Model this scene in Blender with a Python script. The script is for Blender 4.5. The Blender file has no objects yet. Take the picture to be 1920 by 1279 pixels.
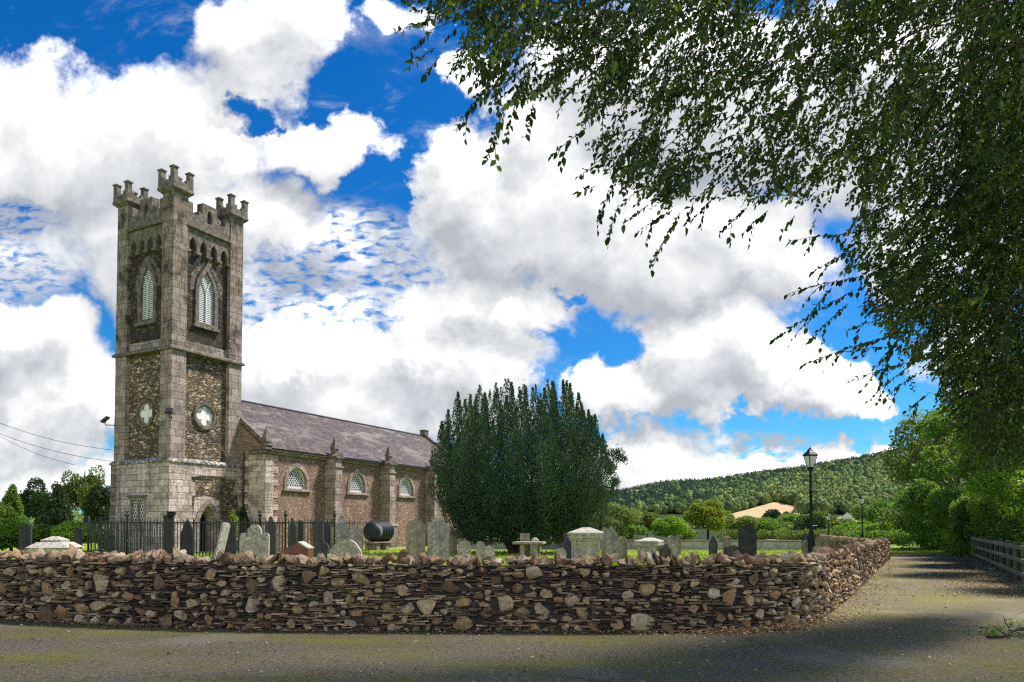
import bpy, math, random
import numpy as np
from mathutils import Vector, Matrix
from mathutils.geometry import tessellate_polygon

R = math.radians
scene = bpy.context.scene
col = scene.collection
rng = np.random.default_rng(7)
random.seed(7)

# ------------------------------------------------------------------ camera
F = 1350.0; HY = 985.0; EYE = 1.65; PITCH = R(1.8)
CYP = HY - F * math.tan(PITCH)
cam = bpy.data.cameras.new("camera"); camo = bpy.data.objects.new("camera", cam); col.objects.link(camo)
cam.sensor_width = 36.0; cam.lens = F / 1920 * 36.0
cam.shift_y = (CYP - 639.5) / 1920
cam.clip_start = 0.1; cam.clip_end = 6000
camo.location = (0, 0, EYE); camo.rotation_euler = (R(90) + PITCH, 0, 0)
scene.camera = camo
scene.view_settings.view_transform = 'Standard'
scene.view_settings.look = 'None'
scene.view_settings.exposure = 0.98
scene.view_settings.gamma = 1.0
scene.render.engine = 'CYCLES'
scene.cycles.max_bounces = 6
scene.cycles.transparent_max_bounces = 4
scene.cycles.use_denoising = False
scene.cycles.pixel_filter_type = 'BLACKMAN_HARRIS'; scene.cycles.filter_width = 1.25


def P(px, py, Y):
    a = (px - 960) / F; b = -(py - CYP) / F
    c, s = math.cos(PITCH), math.sin(PITCH)
    dy = c - b * s; dz = s + b * c
    return Vector((a / dy * Y, Y, EYE + dz / dy * Y))


# ------------------------------------------------------------------ node helpers
def nmath(nt, op, a, b=None, c=None, clamp=False):
    n = nt.nodes.new('ShaderNodeMath'); n.operation = op; n.use_clamp = clamp
    for i, v in enumerate((a, b, c)):
        if v is None: continue
        if isinstance(v, (int, float)): n.inputs[i].default_value = v
        else: nt.links.new(v, n.inputs[i])
    return n.outputs[0]


def vmath(nt, op, a, b=None, c=None):
    n = nt.nodes.new('ShaderNodeVectorMath'); n.operation = op
    for i, v in enumerate((a, b, c)):
        if v is None: continue
        if isinstance(v, (tuple, list)): n.inputs[i].default_value = v
        else: nt.links.new(v, n.inputs[i])
    return n.outputs['Value'] if op in ('LENGTH', 'DOT_PRODUCT') else n.outputs[0]


def noise(nt, vec, scale, detail=4, rough=0.55, dist=0.0):
    n = nt.nodes.new('ShaderNodeTexNoise')
    n.inputs['Scale'].default_value = scale; n.inputs['Detail'].default_value = detail
    n.inputs['Roughness'].default_value = rough; n.inputs['Distortion'].default_value = dist
    if vec is not None: nt.links.new(vec, n.inputs['Vector'])
    return n


def ramp(nt, fac, stops, interp='LINEAR'):
    n = nt.nodes.new('ShaderNodeValToRGB'); n.color_ramp.interpolation = interp
    e = n.color_ramp.elements
    while len(e) > 2: e.remove(e[-1])
    for i, (p, c) in enumerate(stops):
        if i < 2: el = e[i]; el.position = p
        else: el = e.new(p)
        el.color = (*c, 1) if len(c) == 3 else c
    nt.links.new(fac, n.inputs[0])
    return n.outputs[0]


def mixc(nt, fac, a, b, blend='MIX'):
    n = nt.nodes.new('ShaderNodeMix'); n.data_type = 'RGBA'; n.blend_type = blend
    for s, v in ((n.inputs[0], fac), (n.inputs[6], a), (n.inputs[7], b)):
        if isinstance(v, (int, float)): s.default_value = v
        elif isinstance(v, tuple): s.default_value = (*v, 1) if len(v) == 3 else v
        else: nt.links.new(v, s)
    return n.outputs[2]


def smooth(nt, x, lo, hi):
    n = nt.nodes.new('ShaderNodeMapRange'); n.interpolation_type = 'SMOOTHSTEP'
    n.inputs[1].default_value = lo; n.inputs[2].default_value = hi
    nt.links.new(x, n.inputs[0])
    return n.outputs[0]


# ------------------------------------------------------------------ world: blue sky with broken cloud
SUN_AZ = 66.0    # degrees clockwise from +Y (view direction)
SUN_EL = 56.0
world = bpy.data.worlds.new("World"); scene.world = world; world.use_nodes = True
wt = world.node_tree; wt.nodes.clear()
try: world.cycles.sampling_method = 'MANUAL'; world.cycles.sample_map_resolution = 512
except Exception: pass


def blobs():
    # (centre px, py, rx, ry, amount) on the sky, turned into directions
    return [
        (230, 300, 300, 165, 1.0), (400, 440, 260, 120, .85), (500, 95, 135, 110, .85), (440, 190, 130, 70, .7), (590, 40, 90, 90, .75), (560, 40, 90, 70, .7),
        (600, 280, 130, 70, .9), (40, 190, 170, 110, .8), (60, 650, 150, 85, 1.1), (110, 760, 220, 110, 1.0),
        (60, 900, 260, 60, .9), (330, 540, 170, 100, .75), (160, 500, 130, 50, .45),
        (890, 370, 150, 95, 1.0), (1040, 420, 300, 170, 1.1), (1290, 480, 290, 140, 1.1), (920, 590, 190, 75, .95), (1000, 270, 110, 90, .9),
        (890, 170, 70, 55, .9),
        (1300, 180, 360, 190, 1.1), (1700, 200, 330, 230, 1.0), (1750, 480, 160, 120, .6), (760, 20, 60, 50, .6),
        (1330, 670, 150, 105, 1.15), (1470, 730, 150, 70, 1.1), (1570, 765, 70, 42, .9), (1180, 735, 130, 55, 1.0),
        (830, 690, 210, 75, 1.1), (600, 680, 210, 85, 1.05), (700, 760, 330, 85, .95), (1330, 805, 60, 22, .5),
        (1180, 850, 160, 70, .8), (1350, 895, 380, 48, 1.0), (1640, 880, 220, 34, .85), (1780, 690, 70, 90, .6),
    ]


def hole_list():
    return [(485, 222, 55, 32, .75), (1000, 520, 60, 26, .5), (1060, 570, 30, 14, .4), (1420, 805, 130, 30, .4), (690, 420, 70, 130, .9), (620, 560, 150, 90, .8), (60, 440, 90, 60, .5), (770, 170, 90, 120, .6), (1140, 650, 80, 24, .3)]


def cloud_group():
    g = bpy.data.node_groups.new('cloud_density', 'ShaderNodeTree')
    g.interface.new_socket('P', in_out='INPUT', socket_type='NodeSocketVector')
    g.interface.new_socket('D', in_out='OUTPUT', socket_type='NodeSocketFloat')
    gi = g.nodes.new('NodeGroupInput'); go = g.nodes.new('NodeGroupOutput')
    p = gi.outputs[0]
    w1 = noise(g, p, 4.0, 2, .5); w2 = noise(g, p, 16.0, 5, .62)
    d1 = vmath(g, 'MULTIPLY_ADD', w1.outputs['Color'], (.16, .13, 0), (-.08, -.065, 0))
    d2 = vmath(g, 'MULTIPLY_ADD', w2.outputs['Color'], (.11, .11, 0), (-.055, -.055, 0))
    q = vmath(g, 'ADD', vmath(g, 'ADD', p, d1), d2)
    def field(lst):
        cur = None
        for (px, py, rx, ry, a) in lst:
            sx, sy = F / rx, F / ry
            cx, cy = (px - 960) / F, (HY - py) / F
            v = vmath(g, 'MULTIPLY_ADD', q, (sx, sy, 0), (-cx * sx, -cy * sy, 0))
            dd = vmath(g, 'DOT_PRODUCT', v, v)
            x = nmath(g, 'MULTIPLY_ADD', dd, -a * .88, a)
            cur = x if cur is None else nmath(g, 'SMOOTH_MAX', cur, x, .25)
        return cur
    f = field(blobs())
    h = nmath(g, 'MAXIMUM', field(hole_list()), 0.0)
    n1 = noise(g, p, 9.0, 9, .62, .3)
    n2 = noise(g, p, 42.0, 5, .6)
    s = nmath(g, 'MULTIPLY_ADD', n1.outputs['Fac'], 1.15, -.62)
    s = nmath(g, 'ADD', s, nmath(g, 'MULTIPLY_ADD', n2.outputs['Fac'], .22, -.11))
    f = nmath(g, 'MAXIMUM', nmath(g, 'MINIMUM', f, 1.0), -.55)
    out = nmath(g, 'SUBTRACT', nmath(g, 'ADD', f, s), h)
    g.links.new(out, go.inputs[0])
    return g


cg = cloud_group()
tc = wt.nodes.new('ShaderNodeTexCoord')
sep = wt.nodes.new('ShaderNodeSeparateXYZ'); wt.links.new(tc.outputs['Generated'], sep.inputs[0])
yy = nmath(wt, 'ADD', nmath(wt, 'ABSOLUTE', sep.outputs[1]), .03)
uu = nmath(wt, 'DIVIDE', sep.outputs[0], yy); vv = nmath(wt, 'DIVIDE', sep.outputs[2], yy)
comb = wt.nodes.new('ShaderNodeCombineXYZ'); wt.links.new(uu, comb.inputs[0]); wt.links.new(vv, comb.inputs[1])
pv = comb.outputs[0]


def dens(vec):
    n = wt.nodes.new('ShaderNodeGroup'); n.node_tree = cg; wt.links.new(vec, n.inputs[0]); return n.outputs[0]


D0 = dens(pv)
D1 = dens(vmath(wt, 'ADD', pv, (.022, .05, 0)))
# mottled high cloud
def ell(px, py, rx, ry):
    sx, sy = F / rx, F / ry; cx, cy = (px - 960) / F, (HY - py) / F
    v = vmath(wt, 'MULTIPLY_ADD', pv, (sx, sy, 0), (-cx * sx, -cy * sy, 0))
    return nmath(wt, 'SUBTRACT', 1.0, vmath(wt, 'DOT_PRODUCT', v, v), clamp=True)
zone = nmath(wt, 'MAXIMUM', ell(640, 560, 240, 190), nmath(wt, 'MULTIPLY', ell(60, 420, 190, 190), .75))
zone = nmath(wt, 'MAXIMUM', zone, nmath(wt, 'MULTIPLY', ell(1330, 850, 260, 42), .9))
mrot = wt.nodes.new('ShaderNodeMapping'); mrot.inputs['Rotation'].default_value = (0, 0, R(12)); mrot.inputs['Scale'].default_value = (40, 100, 1)
wt.links.new(pv, mrot.inputs['Vector'])
mot = noise(wt, mrot.outputs[0], 1.0, 3, .55, .4)
mota = smooth(wt, mot.outputs['Fac'], .30, .58)
mota = nmath(wt, 'MULTIPLY', mota, smooth(wt, zone, .0, .45))
# thin wisps everywhere
wm = wt.nodes.new('ShaderNodeMapping'); wm.inputs['Rotation'].default_value = (0, 0, R(-28)); wm.inputs['Scale'].default_value = (4, 9, 1)
wt.links.new(pv, wm.inputs['Vector'])
wisp = noise(wt, wm.outputs[0], 1.4, 9, .68, .6)
wispa = nmath(wt, 'MULTIPLY', smooth(wt, wisp.outputs['Fac'], .52, .80), .55)
cov = smooth(wt, D0, -.10, .42)
cov = nmath(wt, 'MAXIMUM', nmath(wt, 'MAXIMUM', cov, nmath(wt, 'MULTIPLY', mota, .85)), wispa)
# shading inside the cloud
diff = nmath(wt, 'SUBTRACT', D0, D1)
big = noise(wt, pv, 3.2, 5, .55)
sh = nmath(wt, 'MULTIPLY_ADD', diff, .62, .68)
sh = nmath(wt, 'ADD', sh, nmath(wt, 'MULTIPLY_ADD', big.outputs['Fac'], .55, -.22))
thick = smooth(wt, D1, .35, 1.15)
sh = nmath(wt, 'SUBTRACT', sh, nmath(wt, 'MULTIPLY', thick, .26))
ccol = ramp(wt, sh, [(0.20, (.27, .285, .305)), (.45, (.37, .38, .395)), (.68, (.47, .475, .48)), (.88, (.57, .57, .57)), (1.0, (.80, .80, .80))])
back = nmath(wt, 'MULTIPLY_ADD', smooth(wt, nmath(wt, 'MULTIPLY', sep.outputs[1], -1.0), -.05, .35), 18.0, 9.4)  # cloud behind the camera made brighter and warmer, added as fill light
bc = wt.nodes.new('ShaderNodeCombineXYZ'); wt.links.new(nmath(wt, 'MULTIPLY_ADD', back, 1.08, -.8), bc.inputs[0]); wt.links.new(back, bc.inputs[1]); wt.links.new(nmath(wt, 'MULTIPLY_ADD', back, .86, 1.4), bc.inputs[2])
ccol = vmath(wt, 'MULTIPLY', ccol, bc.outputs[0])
sky = wt.nodes.new('ShaderNodeTexSky'); sky.sky_type = 'NISHITA'; sky.sun_disc = False
sky.sun_elevation = R(SUN_EL); sky.sun_rotation = R(SUN_AZ)
sky.air_density = 1.0; sky.dust_density = 0.3; sky.ozone_density = 3.0
hs = wt.nodes.new('ShaderNodeHueSaturation'); hs.inputs['Saturation'].default_value = 1.42; hs.inputs['Value'].default_value = .95
wt.links.new(sky.outputs[0], hs.inputs['Color'])
bl = vmath(wt, 'MULTIPLY', hs.outputs[0], (.28, .61, .76))
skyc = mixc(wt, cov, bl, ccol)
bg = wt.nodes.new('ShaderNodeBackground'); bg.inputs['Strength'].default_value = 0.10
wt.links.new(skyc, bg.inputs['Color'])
wo = wt.nodes.new('ShaderNodeOutputWorld'); wt.links.new(bg.outputs[0], wo.inputs[0])

sun = bpy.data.lights.new("sun", 'SUN'); suno = bpy.data.objects.new("sun", sun); col.objects.link(suno)
sun.energy = 4.2; sun.angle = R(8); sun.color = (1.0, .94, .87)
sd = Vector((math.sin(R(SUN_AZ)) * math.cos(R(SUN_EL)), math.cos(R(SUN_AZ)) * math.cos(R(SUN_EL)), math.sin(R(SUN_EL))))
suno.rotation_euler = (-sd).to_track_quat('-Z', 'Y').to_euler()
suno.location = sd * 60


# ------------------------------------------------------------------ materials
def newmat(name, rough=.85, spec=.25):
    m = bpy.data.materials.new(name); m.use_nodes = True
    nt = m.node_tree; b = nt.nodes['Principled BSDF']
    b.inputs['Roughness'].default_value = rough
    b.inputs['Specular IOR Level'].default_value = spec
    return m, nt, b


def coords(nt, kind='Object', scale=None):
    t = nt.nodes.new('ShaderNodeTexCoord'); o = t.outputs[kind]
    if scale:
        mp = nt.nodes.new('ShaderNodeMapping'); mp.inputs['Scale'].default_value = scale
        nt.links.new(o, mp.inputs['Vector']); o = mp.outputs[0]
    return o


def bump(nt, b, h, strength=.5, dist=.02):
    n = nt.nodes.new('ShaderNodeBump'); n.inputs['Strength'].default_value = strength; n.inputs['Distance'].default_value = dist
    nt.links.new(h, n.inputs['Height']); nt.links.new(n.outputs[0], b.inputs['Normal'])


def attr(nt, name='rnd'):
    n = nt.nodes.new('ShaderNodeAttribute'); n.attribute_name = name; return n.outputs['Fac']


def mat_ashlar(name, tone, dark, bw=.72, rh=.34, grime=.5):
    m, nt, b = newmat(name, .9, .15)
    uv = coords(nt, 'UV'); ob = coords(nt, 'Object')
    wn = noise(nt, ob, 3.0, 2)
    wv = vmath(nt, 'MULTIPLY_ADD', wn.outputs['Color'], (.03, .03, 0), (-.015, -.015, 0))
    uv2 = vmath(nt, 'ADD', uv, wv)
    br = nt.nodes.new('ShaderNodeTexBrick'); nt.links.new(uv2, br.inputs['Vector'])
    br.inputs['Scale'].default_value = 1.0; br.inputs['Brick Width'].default_value = bw; br.inputs['Row Height'].default_value = rh
    br.inputs['Mortar Size'].default_value = .011; br.inputs['Mortar Smooth'].default_value = .4; br.inputs['Bias'].default_value = -.1
    br.offset = .43; br.squash = 1.35; br.squash_frequency = 3
    br.inputs['Color1'].default_value = (*tone, 1)
    br.inputs['Color2'].default_value = (tone[0] * .60, tone[1] * .56, tone[2] * .50, 1)
    br.inputs['Mortar'].default_value = (.07, .06, .05, 1)
    n1 = noise(nt, ob, 1.1, 8, .65); n2 = noise(nt, ob, 14, 6, .7); n3 = noise(nt, coords(nt, 'Object', (5, 5, .5)), 1.0, 6, .7)
    c = mixc(nt, 1.0, br.outputs['Color'], ramp(nt, n2.outputs['Fac'], [(.32, (.30, .28, .26)), (.5, (.92, .9, .88)), (.68, (1.55, 1.53, 1.5))]), 'MULTIPLY')
    g = nmath(nt, 'MULTIPLY', smooth(nt, n1.outputs['Fac'], .46, .66), grime)
    c = mixc(nt, g, c, dark)
    g2 = nmath(nt, 'MULTIPLY', smooth(nt, n3.outputs['Fac'], .5, .72), grime)
    c = mixc(nt, g2, c, (dark[0] * .6, dark[1] * .6, dark[2] * .6))
    l = noise(nt, ob, 6.0, 5, .7)
    c = mixc(nt, nmath(nt, 'MULTIPLY', smooth(nt, l.outputs['Fac'], .62, .72), .5), c, (.50, .48, .42))
    nt.links.new(c, b.inputs['Base Color'])
    h = nmath(nt, 'ADD', nmath(nt, 'MULTIPLY', br.outputs['Fac'], -1.0), nmath(nt, 'MULTIPLY', n2.outputs['Fac'], .9))
    bump(nt, b, h, .8, .025)
    return m


def mat_rubble(name, cols, sc=(3.2, 3.2, 7.5), mortar=(.07, .055, .045), grime=.4, darkc=(.035, .03, .027), spots=0.0):
    m, nt, b = newmat(name, .95, .1)
    ob = coords(nt, 'Object')
    wn = noise(nt, ob, 2.5, 3)
    wv = vmath(nt, 'MULTIPLY_ADD', wn.outputs['Color'], (.25, .25, .12), (-.125, -.125, -.06))
    v = vmath(nt, 'ADD', ob, wv)
    mp = nt.nodes.new('ShaderNodeMapping'); mp.inputs['Scale'].default_value = sc; nt.links.new(v, mp.inputs['Vector'])
    vo = nt.nodes.new('ShaderNodeTexVoronoi'); vo.feature = 'F1'; nt.links.new(mp.outputs[0], vo.inputs['Vector']); vo.inputs['Scale'].default_value = 1.0
    ve = nt.nodes.new('ShaderNodeTexVoronoi'); ve.feature = 'DISTANCE_TO_EDGE'; nt.links.new(mp.outputs[0], ve.inputs['Vector']); ve.inputs['Scale'].default_value = 1.0
    s = nt.nodes.new('ShaderNodeSeparateColor'); nt.links.new(vo.outputs['Color'], s.inputs[0])
    k = len(cols)
    c = ramp(nt, s.outputs[0], [(i / k, cc) for i, cc in enumerate(cols)], 'CONSTANT')
    n2 = noise(nt, ob, 16, 6, .7)
    c = mixc(nt, 1.0, c, ramp(nt, n2.outputs['Fac'], [(.3, (.5, .48, .45)), (.55, (1, 1, 1)), (.75, (1.5, 1.45, 1.35))]), 'MULTIPLY')
    e = smooth(nt, ve.outputs['Distance'], .02, .12)
    c = mixc(nt, e, mortar, c)
    n1 = noise(nt, ob, .8, 6, .6)
    c = mixc(nt, nmath(nt, 'MULTIPLY', smooth(nt, n1.outputs['Fac'], .42, .62), grime), c, darkc)
    if spots:
        n4 = noise(nt, ob, 5.5, 4, .65)
        c = mixc(nt, nmath(nt, 'MULTIPLY', smooth(nt, n4.outputs['Fac'], .60, .68), spots), c, (.55, .42, .32))
    nt.links.new(c, b.inputs['Base Color'])
    bump(nt, b, nmath(nt, 'ADD', e, nmath(nt, 'MULTIPLY', n2.outputs['Fac'], .6)), 1.0, .05)
    return m


def mat_stone(name, stops, ns=6.0, lichen=None, la=.5, streak=0.0, rough=.9, ls=9.0):
    m, nt, b = newmat(name, rough, .2)
    ob = coords(nt, 'Object')
    n = noise(nt, ob, ns, 8, .7)
    c = ramp(nt, n.outputs['Fac'], stops)
    if streak:
        sn = noise(nt, coords(nt, 'Object', (18, 18, .8)), 1.0, 4, .6)
        c = mixc(nt, nmath(nt, 'MULTIPLY', smooth(nt, sn.outputs['Fac'], .45, .7), streak), c, (.03, .028, .025))
    if lichen:
        l = noise(nt, ob, ls, 7, .75)
        c = mixc(nt, nmath(nt, 'MULTIPLY', smooth(nt, l.outputs['Fac'], .5, .6), la), c, lichen)
    nt.links.new(c, b.inputs['Base Color'])
    n3 = noise(nt, ob, ns * 5, 6, .7)
    bump(nt, b, n3.outputs['Fac'], .6, .015)
    return m


def mat_rnd(name, stops, ns=20, rough=.9, bs=.02, interp='LINEAR', mott=.5):
    """stones: each face carries a random number per stone"""
    m, nt, b = newmat(name, rough, .18)
    ob = coords(nt, 'Object')
    c = ramp(nt, attr(nt), stops, interp)
    n = noise(nt, ob, ns, 7, .72)
    c = mixc(nt, mott, c, mixc(nt, 1.0, c, ramp(nt, n.outputs['Fac'], [(.25, (.2, .2, .2)), (.5, (.9, .88, .85)), (.75, (2.1, 2.0, 1.8))]), 'MULTIPLY'))
    n5 = noise(nt, ob, 7, 5, .7)
    c = mixc(nt, nmath(nt, 'MULTIPLY', smooth(nt, n5.outputs['Fac'], .58, .70), .45), c, (.09, .085, .05))
    nt.links.new(c, b.inputs['Base Color'])
    bump(nt, b, n.outputs['Fac'], .8, bs)
    return m


def mat_leaf(name, stops, trans=.35, rough=.5, ns=.8, spec=.3):
    m, nt, b = newmat(name, rough, spec)
    ob = coords(nt, 'Object')
    n = noise(nt, ob, ns, 3, .5)
    f = nmath(nt, 'ADD', nmath(nt, 'MULTIPLY', attr(nt), .6), nmath(nt, 'MULTIPLY', n.outputs['Fac'], .45))
    c = ramp(nt, f, stops)
    nt.links.new(c, b.inputs['Base Color'])
    if trans > 0:
        t = nt.nodes.new('ShaderNodeBsdfTranslucent')
        tc2 = mixc(nt, 1.0, c, (1.5, 1.6, .6), 'MULTIPLY'); nt.links.new(tc2, t.inputs['Color'])
        ms = nt.nodes.new('ShaderNodeMixShader'); ms.inputs[0].default_value = trans
        nt.links.new(b.outputs[0], ms.inputs[1]); nt.links.new(t.outputs[0], ms.inputs[2])
        nt.links.new(ms.outputs[0], nt.nodes['Material Output'].inputs[0])
    return m


def mat_plain(name, c, rough=.6, metal=0, spec=.3, ns=8, var=.35):
    m, nt, b = newmat(name, rough, spec)
    b.inputs['Metallic'].default_value = metal
    n = noise(nt, coords(nt, 'Object'), ns, 5, .6)
    cc = mixc(nt, n.outputs['Fac'], tuple(x * (1 - var) for x in c), tuple(min(1, x * (1 + var)) for x in c))
    nt.links.new(cc, b.inputs['Base Color'])
    return m


M = {}
M['ashlar'] = mat_ashlar('pale_ashlar', (.61, .515, .47), (.13, .10, .085), grime=.7)
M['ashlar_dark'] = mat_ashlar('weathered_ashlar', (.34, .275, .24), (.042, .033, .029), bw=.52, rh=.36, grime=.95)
M['ashlar_mid'] = mat_ashlar('grey_ashlar', (.41, .335, .30), (.09, .078, .066), bw=.5, rh=.4, grime=.7)
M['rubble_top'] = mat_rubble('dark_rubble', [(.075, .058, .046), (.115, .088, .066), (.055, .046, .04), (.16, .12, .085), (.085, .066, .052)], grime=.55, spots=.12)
M['rubble_mid'] = mat_rubble('brown_rubble', [(.24, .165, .10), (.32, .23, .14), (.16, .12, .085), (.42, .31, .20), (.20, .155, .12), (.50, .41, .29)], sc=(3.5, 3.5, 8.5), grime=.4, darkc=(.05, .04, .03), spots=.25)
M['rubble_nave'] = mat_rubble('pink_rubble', [(.37, .235, .175), (.31, .195, .145), (.41, .28, .20), (.29, .19, .15), (.45, .32, .24)], sc=(5.2, 5.2, 9), mortar=(.25, .165, .125), grime=.3, darkc=(.07, .05, .04), spots=.7)
M['dressed'] = mat_stone('dressed_stone', [(.3, (.09, .075, .062)), (.5, (.25, .21, .17)), (.7, (.42, .365, .30))], 5, (.10, .085, .065), .5, .35)
M['dark_dressed'] = mat_stone('blackened_stone', [(.3, (.045, .038, .032)), (.5, (.145, .12, .098)), (.70, (.31, .265, .22))], 4, (.11, .095, .07), .5, .4)
M['lichen_ledge'] = mat_stone('lichened_ledge', [(.35, (.06, .055, .05)), (.55, (.2, .18, .15))], 5, (.62, .6, .55), .75, .0, ls=5)
M['white'] = mat_plain('white_paint', (.58, .57, .55), .6, var=.1)
M['whitewash'] = mat_stone('pale_panel', [(.3, (.60, .58, .54)), (.6, (.82, .80, .76))], 3, None, 0, .25)
M['glass_dark'] = mat_plain('dark_glass', (.012, .014, .017), .12, spec=.6)
M['void'] = mat_plain('dark_interior', (.01, .009, .008), .9)
M['door_wood'] = mat_plain('red_brown_door', (.16, .045, .02), .5)
M['iron'] = mat_plain('black_iron', (.012, .012, .014), .45, spec=.5)
M['lampiron'] = mat_plain('glossy_black_iron', (.012, .013, .016), .5, spec=.25)
M['tank'] = mat_plain('black_plastic', (.012, .018, .022), .55, spec=.3)
M['granite_red'] = mat_stone('red_granite', [(.3, (.10, .035, .025)), (.6, (.17, .07, .05))], 30, None, 0, 0, .35)
M['slate'] = mat_stone('dark_slate', [(.3, (.035, .035, .042)), (.55, (.07, .068, .075)), (.75, (.12, .115, .11))], 5, (.16, .16, .13), .35, .6)
M['black_slate'] = mat_stone('black_slate', [(.3, (.02, .02, .024)), (.6, (.05, .048, .052))], 5, (.12, .12, .09), .25, .4)
M['purple_slate'] = mat_stone('purple_slate', [(.3, (.06, .05, .075)), (.6, (.10, .085, .12))], 5, None, 0, .2)
M['grey_grave'] = mat_stone('grey_gravestone', [(.3, (.12, .104, .105)), (.5, (.28, .245, .24)), (.72, (.47, .425, .41))], 7, (.55, .53, .46), .5, .6)
M['brown_grave'] = mat_stone('brown_gravestone', [(.3, (.12, .10, .08)), (.5, (.27, .23, .18)), (.72, (.44, .38, .30))], 6, (.38, .32, .16), .4, .5)
M['lichen_grave'] = mat_stone('lichened_gravestone', [(.3, (.16, .135, .115)), (.5, (.36, .315, .275)), (.7, (.62, .565, .50))], 11, (.13, .125, .095), .7, .1, ls=13)
M['pale_grave'] = mat_stone('pale_limestone', [(.3, (.24, .215, .18)), (.5, (.42, .385, .33)), (.72, (.62, .58, .50))], 8, (.12, .105, .085), .6, .35)
M['bark'] = mat_stone('bark', [(.3, (.02, .016, .012)), (.6, (.055, .043, .032))], 8, (.06, .065, .045), .3, .3)
M['bark_red'] = mat_stone('reddish_bark', [(.3, (.04, .022, .016)), (.6, (.12, .06, .045))], 6, None, 0, .3)
M['wood_fence'] = mat_stone('weathered_timber', [(.3, (.17, .125, .085)), (.6, (.34, .26, .18))], 10, (.14, .16, .07), .5, .3)
M['lamp_glass'] = mat_plain('milky_lamp_glass', (.75, .76, .74), .15, spec=.5, var=.05)
M['wall_grey'] = mat_stone('grey_render', [(.3, (.26, .26, .25)), (.5, (.42, .415, .40)), (.72, (.55, .54, .51))], 3, (.14, .13, .11), .3, .35)
M['wall_cap'] = mat_stone('brown_capping', [(.3, (.13, .10, .08)), (.6, (.24, .20, .16))], 4, (.4, .38, .34), .3, 0)


def mat_roof():
    m, nt, b = newmat('purple_roof_slate', .7, .3)
    uv = coords(nt, 'UV'); ob = coords(nt, 'Object')
    br = nt.nodes.new('ShaderNodeTexBrick'); nt.links.new(uv, br.inputs['Vector'])
    br.inputs['Scale'].default_value = 1.0; br.inputs['Brick Width'].default_value = .34; br.inputs['Row Height'].default_value = .26
    br.inputs['Mortar Size'].default_value = .014; br.inputs['Mortar Smooth'].default_value = .2; br.inputs['Bias'].default_value = .0
    br.inputs['Color1'].default_value = (.088, .066, .064, 1); br.inputs['Color2'].default_value = (.038, .027, .026, 1); br.inputs['Mortar'].default_value = (.014, .011, .012, 1)
    n1 = noise(nt, coords(nt, 'Object', (.35, .9, .9)), 1.0, 7, .7, .5); n2 = noise(nt, coords(nt, 'Object', (3, 11, 11)), 1.0, 7, .78)
    c = mixc(nt, 1.0, br.outputs['Color'], ramp(nt, n2.outputs['Fac'], [(.3, (.4, .37, .4)), (.5, (.95, .92, .95)), (.68, (2.6, 2.45, 2.35))]), 'MULTIPLY')
    c = mixc(nt, nmath(nt, 'MULTIPLY', smooth(nt, n1.outputs['Fac'], .50, .64), .62), c, (.235, .20, .17))
    n3 = noise(nt, ob, 3.5, 8, .75)
    c = mixc(nt, nmath(nt, 'MULTIPLY', smooth(nt, n3.outputs['Fac'], .57, .68), .5), c, (.34, .31, .27))
    nt.links.new(c, b.inputs['Base Color'])
    bump(nt, b, nmath(nt, 'ADD', nmath(nt, 'MULTIPLY', br.outputs['Fac'], -1.0), n2.outputs['Fac']), .9, .03)
    return m


M['roof'] = mat_roof()


def mat_road():
    m, nt, b = newmat('mossy_tarmac', .95, .12)
    ob = coords(nt, 'Object')
    n0 = noise(nt, ob, 24, 5, .85); n1 = noise(nt, ob, 70, 4, .85)
    n2 = noise(nt, ob, .55, 7, .62, .4); n3 = noise(nt, coords(nt, 'Object', (.25, .9, 1)), 1.0, 6, .6); n4 = noise(nt, ob, 9, 6, .75)
    sp = nmath(nt, 'ADD', nmath(nt, 'MULTIPLY', n0.outputs['Fac'], .6), nmath(nt, 'MULTIPLY', n1.outputs['Fac'], .4))
    c = ramp(nt, sp, [(.40, (.032, .026, .018)), (.48, (.115, .096, .064)), (.54, (.20, .168, .115)), (.62, (.38, .33, .24))])
    c = mixc(nt, nmath(nt, 'MULTIPLY', smooth(nt, n4.outputs['Fac'], .45, .66), .45), c, (.07, .056, .038))
    ms = nmath(nt, 'MULTIPLY', smooth(nt, n2.outputs['Fac'], .40, .60), smooth(nt, n4.outputs['Fac'], .36, .62))
    c = mixc(nt, nmath(nt, 'MULTIPLY', ms, .85, clamp=True), c, (.12, .125, .022))
    ms2 = nmath(nt, 'MULTIPLY', smooth(nt, n3.outputs['Fac'], .52, .66), nmath(nt, 'MULTIPLY', smooth(nt, n0.outputs['Fac'], .35, .6), .75))
    c = mixc(nt, ms2, c, (.20, .195, .03))
    n6 = noise(nt, ob, .35, 4, .5)
    c = mixc(nt, nmath(nt, 'MULTIPLY', smooth(nt, n6.outputs['Fac'], .55, .7), .4), c, (.27, .245, .21))
    vo = nt.nodes.new('ShaderNodeTexVoronoi'); vo.feature = 'DISTANCE_TO_EDGE'; vo.inputs['Scale'].default_value = .45
    w_ = noise(nt, ob, 2.5, 5, .7); nt.links.new(vmath(nt, 'MULTIPLY_ADD', w_.outputs['Color'], (.9, .9, 0), ob), vo.inputs['Vector'])
    cr = nmath(nt, 'MULTIPLY', nmath(nt, 'SUBTRACT', 1.0, smooth(nt, vo.outputs['Distance'], .0, .008)), smooth(nt, n6.outputs['Fac'], .45, .6))
    c = mixc(nt, nmath(nt, 'MULTIPLY', cr, .6), c, (.03, .03, .015))
    nt.links.new(c, b.inputs['Base Color'])
    bump(nt, b, sp, .9, .012)
    return m


M['road'] = mat_road()


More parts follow.
